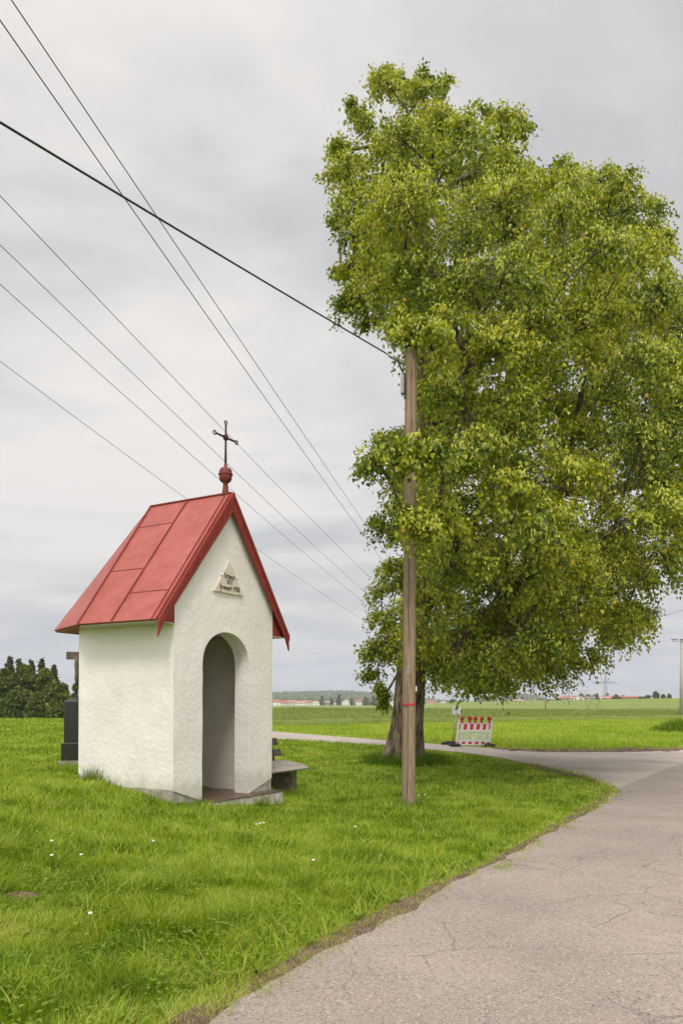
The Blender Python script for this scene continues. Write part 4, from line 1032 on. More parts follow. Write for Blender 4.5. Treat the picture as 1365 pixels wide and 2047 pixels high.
def tuft(px, py, n, sp, h0, h1, wd=.010, bend=.7):
    p = gp(px, py); X = p.x + RNG.normal(size=n)*sp; Y = p.y + RNG.normal(size=n)*sp; k = ~keep_out(X, Y)
    X, Y = X[k], Y[k]; n = len(X); parts.append(blades(X, Y, RNG.uniform(h0, h1, n), np.full(n, wd), np.clip(RNG.normal(.3, .16, n), 0, .8), bend, 4))
for a in ((193,1566,170,.10,.20,.46),(212,1568,90,.08,.25,.55),(178,1562,90,.1,.12,.30),(262,1578,120,.14,.10,.26),(235,1572,90,.12,.12,.3),(300,1584,100,.14,.1,.24),(340,1592,120,.15,.1,.26),(375,1599,120,.12,.1,.28),(405,1606,90,.12,.08,.2),(150,1556,90,.12,.12,.28),(470,1612,60,.1,.06,.15),(525,1612,100,.07,.10,.28),(560,1612,60,.1,.08,.18),(590,1588,80,.1,.06,.18),(600,1592,80,.15,.08,.2)): tuft(*a)
for q_ in range(26):
    a = 2*math.pi*q_/26; x, y = TREE[0] + .85*math.cos(a), TREE[1] + .8*math.sin(a); n = 130; X = x + RNG.normal(size=n)*.2; Y = y + RNG.normal(size=n)*.2; k = ~keep_out(X, Y); n = k.sum()
    parts.append(blades(X[k], Y[k], RNG.uniform(.12, .42, n), np.full(n, .016), np.clip(RNG.normal(.2, .12, n), 0, .6), .8, 3))
for q_ in range(3):
    n = 60; X = tp_.x + RNG.normal(size=n)*.16; Y = tp_.y + RNG.normal(size=n)*.16; k = ~keep_out(X, Y); n = k.sum(); parts.append(blades(X[k], Y[k], RNG.uniform(.08, .24, n), np.full(n, .009), np.clip(RNG.normal(.3, .15, n), 0, .8), .7, 3))
V, Fq, T = join(parts); tag(np_mesh('tall_grass', V, Fq, GRASS, attrs={'tint': T}), 'taller grass tufts along the chapel foot and round the trunks', kind='stuff')
# daisies
DW = simple('daisy_white', (.8, .8, .78), .7); DY = simple('daisy_yellow', (.7, .5, .03), .7)
DS = [(512,1667,'cluster of white daisies below the chapel step'),(104,1737,'white daisy in a close pair in the left lawn, left one'),(163,1735,'white daisy in a close pair in the left lawn, right one'),(181,1860,'low white daisy nearest the camera in the left lawn'),(104,1706,'small white daisy above the pair in the left lawn'),(307,1704,'lone white daisy in the lawn below the plinth corner'),(710,1672,'white daisy in the lawn left of the pole shadow'),(626,1744,'white daisy in the mid lawn near the road'),(836,1604,'white daisy just right of the wooden pole foot'),(849,1603,'second white daisy right of the wooden pole foot')]
for px, py, lab in DS:
    p = gp(px, py); d0 = thing('daisy', (p.x, p.y, p.z), lab, 'flower', 'daisies in the lawn')
    for q_ in range(3 if 'cluster' in lab else 1):
        o = Vector((.05*q_, .02*(q_ % 2), .13 + .01*q_)); b = MB()
        b.tube([o - Vector((0, 0, .13)), o], .002, 4); b.build('stem', WEED, d0)
        b = MB(); n = 11; til = Vector((0, -.35, 1)).normalized().to_track_quat('Z', 'Y')
        for i in range(n):
            a = 2*math.pi*i/n; u = Vector((math.cos(a), math.sin(a), .15)); v = Vector((-math.sin(a), math.cos(a), 0))
            b.add([o + til @ (u*.004), o + til @ (u*.013 + v*.0035), o + til @ (u*.018), o + til @ (u*.013 - v*.0035)], [(0, 1, 2, 3)])
        b.build('petals', DW, d0)
        b = MB(); b.lathe([(.0055, 0), (.005, .003), (0, .0045)], o, 8, til.to_matrix()); b.build('flower_centre', DY, d0)

# ------------------------------------------------------------------ crop field
NU, NW = 170, 110; us_ = np.linspace(-.30, .60, NU); CLA = np.array(CROPL); cu_ = CLA[:, 0]/CLA[:, 1]; Lo = np.interp(us_, cu_, CLA[:, 1])
Yend = np.interp(us_, [-.3, .22, .30, .45, .6], [760, 760, 480, 300, 260]); P = []
for i, u in enumerate(us_):
    row = []
    ks = np.concatenate([[0], np.linspace(0, 1, NW)**1.0])
    Ys = Lo[i]*(Yend[i]/Lo[i])**ks; X_ = u*Ys; zz = terrain(X_, Ys) + .42 + .10*(fbm(X_*.25, Ys*.25, 9, 4)-.5); zz[0] = terrain(X_[:1], Ys[:1])[0] - .05
    row = [Vector((float(a), float(b), float(c))) for a, b, c in zip(X_, Ys, zz)]
    row.append(Vector((row[-1].x, row[-1].y + .5, gz(row[-1].x, row[-1].y) - .05))); P.append(row)
cm = MB(); cm.grid(P, NU, len(P[0])); tag(cm.build('crop_field', CROP, smooth=True), kind='structure')
parts = []; X, Y = scatter(90000, 56, 260, -.30, .58, 1.5); k = (Y > np.interp(X/Y, cu_, CLA[:, 1]) + .1) & (Y < np.interp(X/Y, us_, Yend))
X, Y = X[k], Y[k]
# tractor lanes stay free of crop
TL = []
for a, b in (((1148,1431.5),(1180,1416.5)),((1170,1431.5),(1198,1416.5)),((560,1437),(800,1426)),((575,1433),(790,1424)),((620,1441),(860,1430)),((1100,1428),(1260,1424)),((860,1436),(1010,1421)),((885,1437),(1035,1422))):
    TL.append((np.array(P2(*a)), np.array(P2(*b))))
lane = np.full(len(X), 1e9)
for a, b in TL: lane = np.minimum(lane, edge_dist(X, Y, [a, b]))
pn = fbm(X*.12, Y*.5, 15, 3); m = len(X); tint = np.clip(RNG.normal(.36, .14, m) + (pn-.5)*.5, 0, .75)
parts.append(blades(X, Y, np.where(lane < .8, .05, RNG.uniform(.1, .30, m)), .05*np.maximum(1, Y/60), tint, .4, 2, zoff=.40))
CROPLEAF = foliage('crop_leaves', [(0, (.10, .14, .025)), (.4, (.20, .25, .05)), (.75, (.28, .325, .085)), (1, (.36, .37, .13))], .25, .2, .6)
V, Fq, T = join(parts); tag(np_mesh('crop_leaves', V, Fq, CROPLEAF, attrs={'tint': T}), 'green cereal crop beyond the meadow strip', kind='stuff')
tl = MB(); 
for a, b in TL:
    d = (b-a)/np.linalg.norm(b-a); nn = np.array([-d[1], d[0]])*.32; ptsA, ptsB = [], []
    n = 24
    for i in range(n+1):
        p = a + (b-a)*i/n; w_ = nn*(.6 + .8*float(vnoise(p[0]*.3, p[1]*.3, 4)))*(.3 if i in (0, n) else 1)
        for lst, q_ in ((ptsA, p+w_), (ptsB, p-w_)): lst.append(Vector((q_[0], q_[1], gz(*q_) + .50)))
    tl.grid([ptsA, ptsB], 2, n+1)
tag(tl.build('tractor_lanes', simple('trampled_crop', (.13, .165, .042), .95, .1, var=.4, scale=.5)), kind='structure')

# ------------------------------------------------------------------ roadworks barrier, sign
bl_ = gp(911, 1492.5); br2 = gp(981, 1491.5); bY = bl_.y
def bx_(px): return (px - 890)/12.4
bar = thing('road_barrier', (bl_.x, bl_.y, bl_.z + .01), 'red and white striped roadworks barrier with five red warning lamps on the side road', 'barrier')
sc_ = F/bY; ang = math.atan2(br2.y - bl_.y, br2.x - bl_.x)*.15
def bX(zx): return (zx - 275)/12.4/sc_        # from the close-up to metres along the panel
def bZ(zy): return max(0., (1132 - zy)/12.4/sc_)
SH = .118
def bp(x, y, z): return Vector((x + SH*z, y + math.sin(ang)*x, z))
def bbox(mb, x0, x1, z0, z1, y0, y1): 
    mb.add([bp(x, y, z) for x in (x0, x1) for y in (y0, y1) for z in (z0, z1)], [(0,1,3,2), (4,6,7,5), (0,4,5,1), (2,3,7,6), (0,2,6,4), (1,5,7,3)])
xL, xR = bX(270), bX(1105)
f = MB(); wd = .055
bbox(f, xL-.02, xL+wd-.02, 0, bZ(480), -.025, .025); bbox(f, xR-wd+.03, xR+.03, 0, bZ(505), -.025, .025)
for (a, b) in ((540, 562), (722, 768), (975, 1003), (1085, 1105)): bbox(f, xL+wd-.02, xR-wd+.03, bZ(b), bZ(a), -.022, .022)
f.build('frame', WHITEPLASTIC, bar, bevel=.004)
b = MB(); bbox(b, xL+wd-.02, xR-wd+.03, bZ(722), bZ(562), -.012, .012); b.build('upper_panel', REFLWHITE, bar)
b = MB(); bbox(b, xL+wd-.02, xR-wd+.03, bZ(1085), bZ(1003), -.012, .012); b.build('lower_panel', REFLWHITE, bar)
ux = lambda zx: bX(zx - (1132-640)/1.0*SH*1.0)
lx = lambda zx: bX(zx - (1132-1045)*SH)
for a, c in ((338, 380), (465, 547), (625, 706), (785, 866), (945, 1020), (1095, 1128)):
    b = MB(); bbox(b, ux(a), ux(c), bZ(716), bZ(570), -.0155, -.0125); b.build('red_stripe', REDFILM, bar)
for a, c in ((298, 337), (425, 503), (585, 667), (750, 830), (905, 985), (1068, 1100)):
    b = MB(); bbox(b, lx(a), lx(c), bZ(1076), bZ(1014), -.0155, -.0125); b.build('red_stripe', REDFILM, bar)
mx_ = lambda zx: bX(zx - (1132-870)*SH)
for zx in (325, 383, 437, 491, 545, 600, 812, 866, 920, 975, 1030, 1085):
    b = MB(); bbox(b, mx_(zx-13), mx_(zx+13), bZ(976), bZ(768), -.012, .012); b.build('picket', WHITEPLASTIC, bar)
b = MB(); 
for x0, x1, z0, z1 in ((652, 684, 976, 768), (748, 776, 976, 768), (684, 748, 976, 886), (684, 748, 850, 812), (684, 748, 778, 768)): bbox(b, mx_(x0), mx_(x1), bZ(z0), bZ(z1), -.013, .013)
b.build('centre_plate', WHITEPLASTIC, bar)
lx0 = lambda zx: bX(zx - (1132-520)*SH)
def make_lamp(x, tilt):
    z0 = bZ(545); b = MB(); bbox(b, x-.045, x+.06, z0, z0+.10, -.05, .05); lm = b.build('warning_lamp', LAMPRED, bar, bevel=.02)
    c = bp(x+.015, 0, z0+.19); R_ = Matrix.Rotation(tilt, 3, 'Z') @ Matrix.Rotation(math.radians(82), 3, 'X')
    b = MB(); b.lathe([(.0, -.05), (.07, -.045), (.098, -.02), (.102, .015), (.09, .04), (.085, .042)], c, 24, R_); b.build('lamp_head', LAMPRED, lm, smooth=True)
    b = MB(); b.lathe([(.082, .041), (.06, .055), (.03, .062), (0, .064)], c + R_ @ Vector((0, 0, .001)), 20, R_); b.build('lens', LAMPDARK, lm, smooth=True)
    b = MB(); bbox(b, x+.045, x+.085, z0-.01, z0+.05, -.03, .03); b.build('battery_clip', BLACK, lm)
for zx, tl_ in ((405, .55), (600, .1), (735, .5), (895, .55), (1085, .15)): make_lamp(lx0(zx), tl_)
for x in (xL-.05, xR):
    b = MB(); b.box((x, .0, .055), (.40, .8, .11)); b.box((x-.05, .0, .125), (.2, .3, .05)); b.build('foot_plate', RUBBER, bar, bevel=.02)
sg = gp(908, 1490); sg.x -= .02; sg.y += .35
sign = thing('road_sign', (sg.x, sg.y, sg.z), 'grey sign post with blank white back of a small sign next to the barrier', 'sign')
tpz = at(913.5, 1405, sg.y) - sg; b = MB(); b.tube([(0, 0, 0), tpz], .03, 10); b.build('post', STEEL, sign, smooth=True)
pc = at(912.5, 1420.5, sg.y) - sg; b = MB(); b.box(pc + Vector((0, .045, 0)), (17.0*sg.y/F, .012, 15.5*sg.y/F)); b.build('sign_plate', WHITEPLASTIC, sign, bevel=.003)
b = MB(); b.box(pc + Vector((0, 0, -.14)), (.09, .075, .035)); b.build('clamp', STEEL, sign)
b = MB(); b.box((-.12, 0, .06), (.75, .42, .12)); b.box((-.12, 0, .14), (.4, .2, .05)); b.build('foot_plate', RUBBER, sign, bevel=.03)

# ------------------------------------------------------------------ poles and pylon in the fields
def fieldpole(px, ytop, ybase, Y, r, label, arms=(), mat=POLEWOOD, z_on=None, cat='utility pole', name='utility_pole'):
    b_ = at(px, ybase, Y); g = gz(b_.x, Y); o = thing(name, (b_.x, Y, g), label, cat, 'utility poles in the fields'); t = at(px, ytop, Y)
    b = MB(); b.tube([(0, 0, -.2), (t.x-b_.x, 0, t.z-g)], [r, r*.65], 10); b.build('pole', mat, o, smooth=True)
    for (y, x0, x1) in arms:
        c = at((x0+x1)/2, y, Y); wdt = (x1-x0)*Y/F; m = MB(); m.box((c.x-b_.x, -.12, c.z-g), (wdt, .12, .14)); m.build('crossarm', STEEL if mat is CONCRETE else mat, o)
        for k in range(3 if x1-x0 > 12 else 2):
            n = 3 if x1-x0 > 12 else 2; xx = c.x - b_.x + wdt*(k/(n-1)-.5)*.92; m = MB(); m.lathe([(.09, 0), (.12, .08), (.09, .2), (.11, .28), (0, .34)], (xx, -.12, c.z-g+.06), 8); m.build('insulator', BLACK, o, smooth=True)
    return o
fieldpole(1090, 1366, 1421, 205, .17, 'plain brown wooden pole in the crop below the tree canopy', ())
fieldpole(1136.5, 1362, 1414, 370, .22, 'tall pole with two crossarms standing left of the farm houses', ((1363.5,1128,1146),(1371.5,1126,1150)))
fieldpole(1157, 1381, 1410, 520, .2, 'pole with one crossarm before the white farm house, left one of two', ((1382,1151,1163),))
fieldpole(1169, 1380, 1411, 480, .2, 'pole with one crossarm before the white farm house, right one of two', ((1381,1162,1174),))
fieldpole(1127, 1393, 1413, 420, .16, 'short slim pole beside the grey shed far in the field', ((1394,1120,1134),))
cp_ = gp(1361, 1433); conc = fieldpole(1361, 1279, 1433, cp_.y, .30, 'tall tapering grey concrete power pole at the right picture edge', (), CONCRETE)
cc = at(1360, 1282, cp_.y) - Vector(conc.location); b = MB(); b.box((cc.x, -.2, cc.z), (2.9, .16, .16)); ca = b.build('crossarm', STEEL, conc)
for dx in (-1.35, -.95, 0., .95, 1.35):
    b = MB(); b.tube([(cc.x+dx, -.2, cc.z+.08), (cc.x+dx, -.2, cc.z+.26)], .05, 6); b.box((cc.x+dx, -.2, cc.z+.30), (.62, .12, .10)); b.build('insulator', BLACK, ca)
wire([(1339, 1278), (1300, 1284), (1180, 1284), (845, 1256)], (cp_.y, HY), .008, 'overhead_wire', 'faint wire running left from the concrete pole crossarm', group=GRP)
# lattice pylon
PY = 740.; pb_ = at(1209, 1411, PY); pg = gz(pb_.x, PY); Hp = at(1209, 1345, PY).z - pg
pyl = thing('lattice_pylon', (pb_.x, PY, pg), 'grey lattice steel pylon with one wide crossarm behind the fields', 'pylon')
def hw(z): return np.interp(z, [0, Hp*.72, Hp], [2.0, .75, .08])
b = MB(); nlv = 12; zs_ = [Hp*(1-(1-k/nlv)**1.15) for k in range(nlv+1)]
for sx, sy in ((-1,-1), (1,-1), (1,1), (-1,1)): b.tube([(sx*hw(z), sy*hw(z), z) for z in zs_], .10, 4)
for z0, z1 in zip(zs_[:-1], zs_[1:]):
    a0, a1 = hw(z0), hw(z1)
    for (p, q_) in (((-1,-1),(1,-1)), ((1,-1),(1,1)), ((1,1),(-1,1)), ((-1,1),(-1,-1))):
        b.tube([(p[0]*a0, p[1]*a0, z0), (q_[0]*a1, q_[1]*a1, z1)], .045, 3); b.tube([(q_[0]*a0, q_[1]*a0, z0), (p[0]*a1, p[1]*a1, z1)], .045, 3)
PST = simple('pylon_steel', (.20, .21, .21), .6, .4, .3)
b.build('tower', PST, pyl)
b = MB(); za = at(1209, 1365, PY).z - pg; zt_ = za + 1.5; span = 24*PY/F
for sx in (-1, 1):
    for sy in (-.5, .5): b.tube([(0, sy, za), (sx*span, 0, za)], .16, 4); b.tube([(0, sy, zt_), (sx*span, 0, za)], .12, 4)
    for k in range(1, 8): x = sx*span*k/8; zz = zt_ + (za-zt_)*k/8; b.tube([(x, 0, za), (x - sx*span/8, 0, zt_ + (za-zt_)*(k-1)/8)], .08, 3); b.tube([(x, 0, za), (x, 0, zz)], .08, 3)
b.build('crossarm', PST, pyl)
for k in (-1, -.66, -.33, .33, .66, 1):
    b = MB(); b.tube([(k*span*.97, 0, za), (k*span*.97, 0, za-1.5)], .12, 5); b.build('insulator', BLACK, pyl)

# ------------------------------------------------------------------ houses
def house(px0, px1, yr, ye, yb, Y, wmat, rmat, label, gable=False, wins=2, chim=True, name='house', cat='house', grp='village houses behind the fields', dep=None):
    c = at((px0+px1)/2, yb, Y); g = gz(c.x, Y); wdt = (px1-px0)*Y/F; he = at(c.x, ye, Y).z; he = at((px0+px1)/2, ye, Y).z - g; hr = at((px0+px1)/2, yr, Y).z - g
    o = thing(name, (c.x, Y, g), label, cat, grp, rz=-math.atan2(c.x, Y)); dep = dep or max(6., wdt*.6); x0, x1 = -wdt/2*.94, wdt/2*.94; d0, d1 = -dep/2, dep/2
    he = max(he, 2.2); hr = max(hr, he+1.6)
    b = MB()
    if gable: b.prism([Vector(p) for p in ((x0, d0, -.5), (x1, d0, -.5), (x1, d0, he), (0, d0, hr-.25), (x0, d0, he))], (0, dep, 0))
    else: b.prism([Vector(p) for p in ((x0, d0, -.5), (x0, d1, -.5), (x0, d1, he), (x0, 0, hr-.25), (x0, d0, he))], (x1-x0, 0, 0))
    b.build('wall', wmat, o)
    b = MB(); ov = .6; th_ = .3
    if gable:
        for sx in (-1, 1):
            xe = sx*(wdt/2+ov*.3); ze = he - .15; b.prism([Vector((0, d0-ov, hr)), Vector((xe, d0-ov, ze)), Vector((xe, d0-ov, ze-th_)), Vector((0, d0-ov, hr-th_))], (0, dep+2*ov, 0))
    else:
        for sy in (-1, 1):
            ye_ = sy*(dep/2+ov); ze = he - .35; b.prism([Vector((-wdt/2, 0, hr)), Vector((-wdt/2, ye_, ze)), Vector((-wdt/2, ye_, ze-th_)), Vector((-wdt/2, 0, hr-th_))], (wdt, 0, 0))
    rf_ = b.build('roof', rmat, o)
    if chim: b = MB(); b.box((wdt*.18, dep*.08, hr+.3), (.8, .8, 1.6)); b.build('chimney', HOUSECREAM, rf_)
    rows = 2 if he > 4.6 else 1
    for r_ in range(rows):
        for k in range(wins):
            xx = x0 + (x1-x0)*(k+.5)/wins + .3*((k*7+r_*3) % 3 - 1); zz = (he-1.6) if r_ == 0 else he-4.2
            b = MB(); b.box((xx, d0, zz), (1.1, .12, 1.3)); b.build('window', GLASS, o)
    return o
Vn = 1000.
HS = [(541,560,1398.5,1402,1408,HOUSEWHITE,TILERED,'white house with red roof directly beside the chapel wall',False),
 (556,575,1400,1404,1408,HOUSECREAM,TILERED,'low red roofed house, second right of the chapel wall',False),
 (575,592,1399.5,1403.5,1408,HOUSECREAM,TILEPINK,'house with faded red roof, third right of the chapel wall',False),
 (591,612,1401,1404,1408,HOUSEWHITE,TILEPINK,'long pale house with pinkish roof between red roofed ones',False),
 (609,625,1399.5,1403,1408,HOUSECREAM,TILERED,'small red roofed house left of the pale gabled house',False),
 (622,642,1399.5,1403.5,1408,HOUSEWHITE,TILEPINK,'pale gabled house left of the dark round village tree',True),
 (650,659,1402,1404.5,1408.5,HOUSEGREY,TILEPINK,'tiny grey shed between two village trees',False),
 (664,673,1398.5,1402,1408.5,HOUSECREAM,TILERED,'narrow house with red roof half behind a village tree',False),
 (683,700,1397.5,1402,1408.5,HOUSEWHITE,TILERED,'white house with dark gable boards and red roof in mid village',True),
 (710,724,1398.5,1401.5,1409,HOUSEWHITE,TILERED,'tall bright white cube house with red roof',False),
 (755,770,1401,1404,1409.5,HOUSECREAM,TILEDARK,'dim dark roofed house behind the hanging linden twig',False),
 (778,793,1399.5,1404,1410,HOUSEWHITE,TILEPINK,'white house just left of the linden trunk',True),
 (852,872,1400,1404,1410,HOUSECREAM,TILERED,'red roofed house just right of the linden trunk',False),
 (878,893,1401,1405,1410.5,HOUSEWHITE,TILEPINK,'white house left of the small white sign',True),
 (976,997,1403,1407,1412,HOUSECREAM,TILERED,'long red roofed house right of the barrier lamps',False),
 (1022,1044,1404,1407,1412,HOUSEWHITE,TILERED,'low house with red roof below the blue hill',False),
 (1066,1092,1403,1407,1412,HOUSEWHITE,TILEDARK,'white house with dark roof behind the plain wooden pole',False)]
for k, (a, b_, c, d, e_, wm, rm_, lab, gb) in enumerate(HS): house(a, b_, c, d, e_, Vn + (k*37 % 90), wm, rm_, lab, gb, wins=2 + k % 2, chim=(k % 3 != 1))
FG = 'farm buildings at the right'
house(1110,1130,1403.5,1407,1413,640,HOUSEGREY,TILEDARK,'grey wooden shed left of the farm houses',False,1,False,'shed','shed',FG) if False else None
for args in ((1110,1130,1404,1407.5,1413,660,HOUSEGREY,TILEPINK,'grey shed with pale roof left of the farm houses',False,1,False,'shed','shed'),
             (1128,1160,1399,1405.5,1413,640,HOUSECREAM,TILERED,'farm house with broad red roof behind the two crossarm pole',False,3,True,'farmhouse','house'),
             (1145,1166,1400.5,1406,1413,600,HOUSEWHITE,TILEPINK,'white farm house with gable towards the field',True,2,False,'farmhouse','house'),
             (1162,1189,1400.5,1406,1411.5,620,HOUSEWHITE,TILEDARK,'long white farm house with dark roof',False,4,True,'farmhouse','house'),
             (1202,1231,1398.5,1404.5,1410.5,620,HOUSECREAM,TILERED,'red roofed barn with pale wall behind the pylon',False,2,False,'barn','barn'),
             (1222,1241,1400.5,1407,1410.5,600,BARNWOOD,TILEDARK,'dark brown boarded barn gable between two red roofs',True,0,False,'barn','barn'),
             (1237,1276,1396.5,1404.5,1408,640,BARNWOOD,TILERED,'long red roofed barn at the right end of the farm',False,0,False,'barn','barn')):
    house(*args, grp=FG)

# ------------------------------------------------------------------ far trees
def crown_faces(cs, n_each, size, tint0=.5, tv=.2, shell=.55):
    P_, A_, N_, S_, T_ = [], [], [], [], []
    for (c, r) in cs:
        c = np.array(c); r = np.array(r); n = int(n_each); d = RNG.normal(size=(n, 3)); d /= np.linalg.norm(d, axis=1, keepdims=True); k = shell + (1-shell)*RNG.uniform(size=(n, 1))**.7
        P_.append(c + d*r*k*(.9 + .25*RNG.uniform(size=(n, 1)))); A_.append(d*.5 + RNG.normal(size=(n, 3))*.6 + np.array([0, 0, -.35])); N_.append(d*.8 + np.array([0, 0, .5]) + RNG.normal(size=(n, 3))*.45); S_.append(size*RNG.uniform(.6, 1.3, n)); T_.append(np.clip(RNG.normal(tint0, tv, n), 0, 1))
    P_, A_, N_, S_, T_ = map(np.concatenate, (P_, A_, N_, S_, T_)); V, Fq = leaf_mesh(P_, A_, N_, S_, S_*.8, .25); return V, Fq, np.repeat(T_, 6)
def broadtree(px, ytop, ybase, Y, wpx, label, nl=11, nf=260, leaf=None, grp=None, tint=.5, trunk=True, name='broadleaf_tree', low=.18):
    b_ = at(px, ybase, Y); g = gz(b_.x, Y); H = at(px, ytop, Y).z - g; R = wpx*Y/F/2; o = thing(name, (b_.x, Y, g), label, 'tree', grp)
    if trunk: b = MB(); b.tube([(0, 0, -.2), (.02*H, 0, H*.35), (0, 0, H*.7)], [H*.026, H*.02, H*.008], 8); b.build('trunk', FARBARK, o, smooth=True)
    cs = []; rr = random.Random(int(px*7+ytop))
    for k in range(nl):
        h = low + (1-low)*(k+.5)/nl; wz = math.sin(math.pi*min(1, (h-low)/(1-low)*.82+.16))**.7; a = rr.uniform(0, 6.28); rd = R*wz*rr.uniform(.25, .62)
        rl = R*rr.uniform(.26, .50)*max(.55, wz); cs.append(((rd*math.cos(a), rd*math.sin(a), min(h*H, H-rl*.8)), (rl, rl, rl*.8)))
    cs.append(((0, 0, H*(low+.3)), (R*.55, R*.55, H*.3)))
    V, Fq, T = crown_faces(cs, nf, leaf or H*.045, tint); np_mesh('crown', V, Fq, FARLEAF, o, {'tint': T}); return o
def spruce(px, ytop, ybase, Y, wpx, label, grp=None):
    b_ = at(px, ybase, Y); g = gz(b_.x, Y); H = at(px, ytop, Y).z - g; R = wpx*Y/F/2; o = thing('spruce_tree', (b_.x, Y, g), label, 'tree', grp)
    b = MB(); b.tube([(0, 0, -.2), (0, 0, H*.97)], [H*.018, .02], 7); b.build('trunk', FARBARK, o, smooth=True)
    P_, A_, N_, S_, T_ = [], [], [], [], []; nl = 26
    for k in range(nl):
        h = .12 + .88*k/(nl-1); rad_ = 1.5*R*(1-h)**.85*RNG.uniform(.6, 1.25) + .05; nb_ = int(7 + 6*(1-h))
        for q_ in range(nb_):
            a = RNG.uniform(0, 6.28); d = np.array([math.cos(a), math.sin(a), 0]); L_ = rad_*RNG.uniform(.65, 1.15); m = int(6 + L_*9); t = RNG.uniform(.05, 1, m)
            p = d*(t*L_)[:, None]; p[:, 2] = h*H - .30*L_*t + .12*L_*t*t + RNG.normal(size=m)*.07; P_.append(p + RNG.normal(size=(m, 3))*.06)
            A_.append(d*.7 + RNG.normal(size=(m, 3))*.35 + np.array([0, 0, -.55])); N_.append(np.array([0, 0, 1.]) + RNG.normal(size=(m, 3))*.4); S_.append(RNG.uniform(.28, .6, m)); T_.append(np.clip(RNG.normal(.5, .2, m), 0, 1))
    P_, A_, N_, S_, T_ = map(np.concatenate, (P_, A_, N_, S_, T_)); V, Fq = leaf_mesh(P_, A_, N_, S_, S_*.5, .2); np_mesh('crown', V, Fq, SPRUCE, o, {'tint': np.repeat(T_, 6)}); return o
TG = 'trees of the thicket at the left'
for px, yt, Y, wpx, lab in ((-22,1322,118,50,'spruce at the outer left picture edge, half cut off'),(20,1314,120,44,'tallest pointed spruce near the left picture edge'),(38,1318,122,40,'narrow dark spruce second from the left group'),(63,1321,121,40,'middle pointed spruce above the thicket'),(83,1318,119,44,'spruce right of the middle one, with broad foot'),(108,1330,117,34,'thin airy spruce at the right end of the row')):
    spruce(px, yt, 1441, Y, wpx, lab, TG)
for px, yt, Y, wpx, lab, ti in ((-40,1345,108,90,'broad dark tree cut by the left picture edge',.35),(10,1346,106,64,'round dark green tree at the left end of the thicket',.42),(50,1338,107,62,'wide leafy tree in the middle of the thicket',.55),(92,1346,106,56,'light green bushy tree below the airy spruce',.62),(124,1376,105,46,'low bushy tree behind the memorial stone',.55),(158,1352,112,44,'leafy tree right behind the wooden cross',.5),(190,1356,112,70,'tree hidden mostly by the chapel wall',.5),(30,1392,103,70,'low dark shrub at the foot of the thicket, left one',.35),(80,1394,103,70,'low dark shrub at the foot of the thicket, middle one',.4),(120,1398,102,54,'low shrub at the foot of the thicket beside the stone',.45)):
    broadtree(px, yt - 7, 1441, Y, wpx, lab, 20, 520, .40, TG, ti + .08, low=.03)
VG = 'village trees behind the fields'
for px, yt, yb, Y, wpx, lab in ((643,1391,1409,980,11,'dark round tree among the red roofed houses'),(677,1388,1409,970,15,'tallest village tree left of the white gabled house'),(702,1396,1409,985,9,'small tree right of the white gabled house'),(663,1396,1409,990,10,'light tree beside the narrow red house'),(731,1393,1409,980,14,'yellowish tree right of the white cube house'),(746,1392,1410,985,10,'dark pointed village tree'),(762,1394,1410,990,12,'dim tree behind the hanging twig'),(903,1398,1411,960,14,'tree behind the small white sign'),(1010,1402,1412,960,12,'low tree between two red roofed houses'),(1052,1401,1412,960,18,'bushy tree left of the plain wooden pole'),(1102,1399,1412,760,20,'green tree left of the grey shed'),(1118,1397,1411,780,18,'light green tree behind the grey shed'),(1078,1398,1411,900,20,'dark tree behind the plain wooden pole'),(1141,1405,1413,560,9,'small bush before the farm house'),(1195,1398,1411.5,590,16,'round tree between white farm house and red barn'),
    (1160,1386,1408,800,18,'left end of the dark tree row behind the farm'),(1176,1388,1408,800,20,'second tree of the dark row behind the farm'),(1190,1387,1408,805,20,'third tree of the dark row behind the farm'),(1212,1386,1407,810,20,'tree right behind the pylon mast'),(1228,1388,1407,800,20,'fifth tree of the dark row behind the farm'),(1244,1390,1407,805,20,'sixth tree of the dark row behind the farm'),(1257,1392,1407,800,14,'right end of the dark tree row behind the farm'),
    (1281,1393,1406,520,14,'low bush right of the long barn'),(1293,1390,1404,500,16,'bush left of the tall hill tree'),(1308,1381.5,1402,480,22,'tall rounded tree on the hill at the right'),(1324,1388,1402,480,12,'thin layered tree right of the tall hill tree'),(1337,1387,1401,470,13,'small round tree at the right end of the hill')):
    broadtree(px, yt, yb, Y, wpx, lab, 9, 110, max(.5, Y*.0011), VG, .45, low=.12)

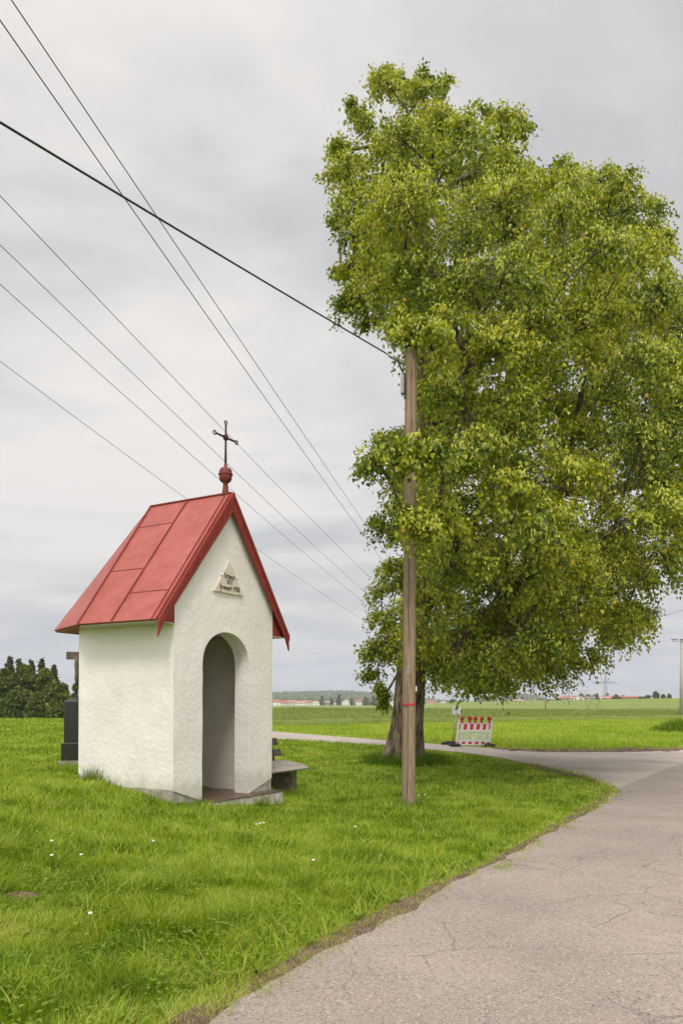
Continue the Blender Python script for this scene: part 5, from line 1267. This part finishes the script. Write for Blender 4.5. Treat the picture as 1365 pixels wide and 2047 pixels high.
# ------------------------------------------------------------------ wooded hills
def hill(name, prof, Y0, dep, seed):
    pr = np.array(prof, float); n = 120; pxs = np.linspace(pr[0, 0], pr[-1, 0], n); ys = np.interp(pxs, pr[:, 0], pr[:, 1]); P = []
    for i in range(n):
        row = []
        top_ = at(pxs[i], ys[i], Y0); x = top_.x
        for k in range(14):
            u = k/13; hh = math.sin(math.pi*u)**.8*(top_.z - 9); row.append(Vector((x, Y0 + dep*(u-.5), max(-2., hh) if 0 < k < 13 else -3.)))
        P.append(row)
    m = MB(); m.grid(P, n, 14); tag(m.build(name, simple(name + '_green', (.05, .075, .025), .95, .1, var=.3, scale=.01), smooth=True), kind='structure'); return P
def wood_on(P, n, rmin, rmax, name, label, seed):
    nu, nv = len(P), len(P[0]); Pn = np.array([[p[:] for p in r] for r in P]); i = RNG.uniform(0, nu-1.001, n); j = RNG.uniform(0.6, nv*.62, n); ii_, jj_ = i.astype(int), j.astype(int); fi_, fj_ = (i-ii_)[:, None], (j-jj_)[:, None]
    p = Pn[ii_, jj_]*(1-fi_)*(1-fj_) + Pn[ii_+1, jj_]*fi_*(1-fj_) + Pn[ii_, jj_+1]*(1-fi_)*fj_ + Pn[ii_+1, jj_+1]*fi_*fj_; r = RNG.uniform(rmin, rmax, n); T = []; V = []; Fq = []
    oc = np.array([[1,0,.4],[.3,.95,.3],[-.8,.6,.45],[-.8,-.6,.35],[.3,-.95,.45],[.05,.05,1.35],[0,0,-.6]]); fc = np.array([[0,1,5],[1,2,5],[2,3,5],[3,4,5],[4,0,5],[1,0,6],[2,1,6],[3,2,6],[4,3,6],[0,4,6]])
    V = p[:, None, :] + oc[None]*r[:, None, None]*RNG.uniform(.75, 1.25, (n, 7, 1)); Fq = (np.arange(n)[:, None, None]*7 + fc[None]).reshape(-1, 3)
    tag(np_mesh(name, V.reshape(-1, 3), Fq, FARLEAF, attrs={'tint': np.repeat(np.clip(RNG.normal(.45, .22, n), 0, 1), 7)}), label, kind='stuff')
P = hill('hill', [(250,1398),(400,1388),(500,1384),(545,1384.5),(600,1383),(640,1382),(690,1381),(740,1384.5),(790,1389),(850,1397),(900,1404)], 2600., 900., 1)
wood_on(P, 5200, 5, 9, 'hill_forest', 'far bluish forest covering the long hill behind the village', 1)
P = hill('right_hill', [(935,1408),(970,1399),(995,1391),(1015,1387),(1035,1387),(1047,1391),(1060,1398),(1085,1405)], 2300., 700., 2)
wood_on(P, 1500, 5, 9, 'right_hill_forest', 'far bluish forest on the short hill left of the farm', 2)
P = hill('low_rise', [(300,1402),(420,1397),(545,1395),(640,1395.5),(740,1396),(820,1399),(900,1402),(980,1404),(1040,1404),(1110,1404),(1150,1407)], 1350., 260., 3)
wood_on(P, 2600, 3.5, 6.5, 'village_wood', 'dark green belt of woodland right behind the village', 3)

# ------------------------------------------------------------------ air
hb = MB(); hb.box((0, 2000, 150), (9500, 9400, 310)); hm = bpy.data.materials.new('air'); hm.use_nodes = True; t = hm.node_tree; t.nodes.clear()
vo = t.nodes.new('ShaderNodeVolumePrincipled'); vo.inputs['Density'].default_value = .00024; vo.inputs['Color'].default_value = (.84, .90, 1.0, 1); vo.inputs['Anisotropy'].default_value = .1
ou = t.nodes.new('ShaderNodeOutputMaterial'); t.links.new(vo.outputs[0], ou.inputs['Volume'])
ho = hb.build('haze', hm); ho['kind'] = 'stuff'; ho['label'] = 'thin bluish haze over the far fields and hills'
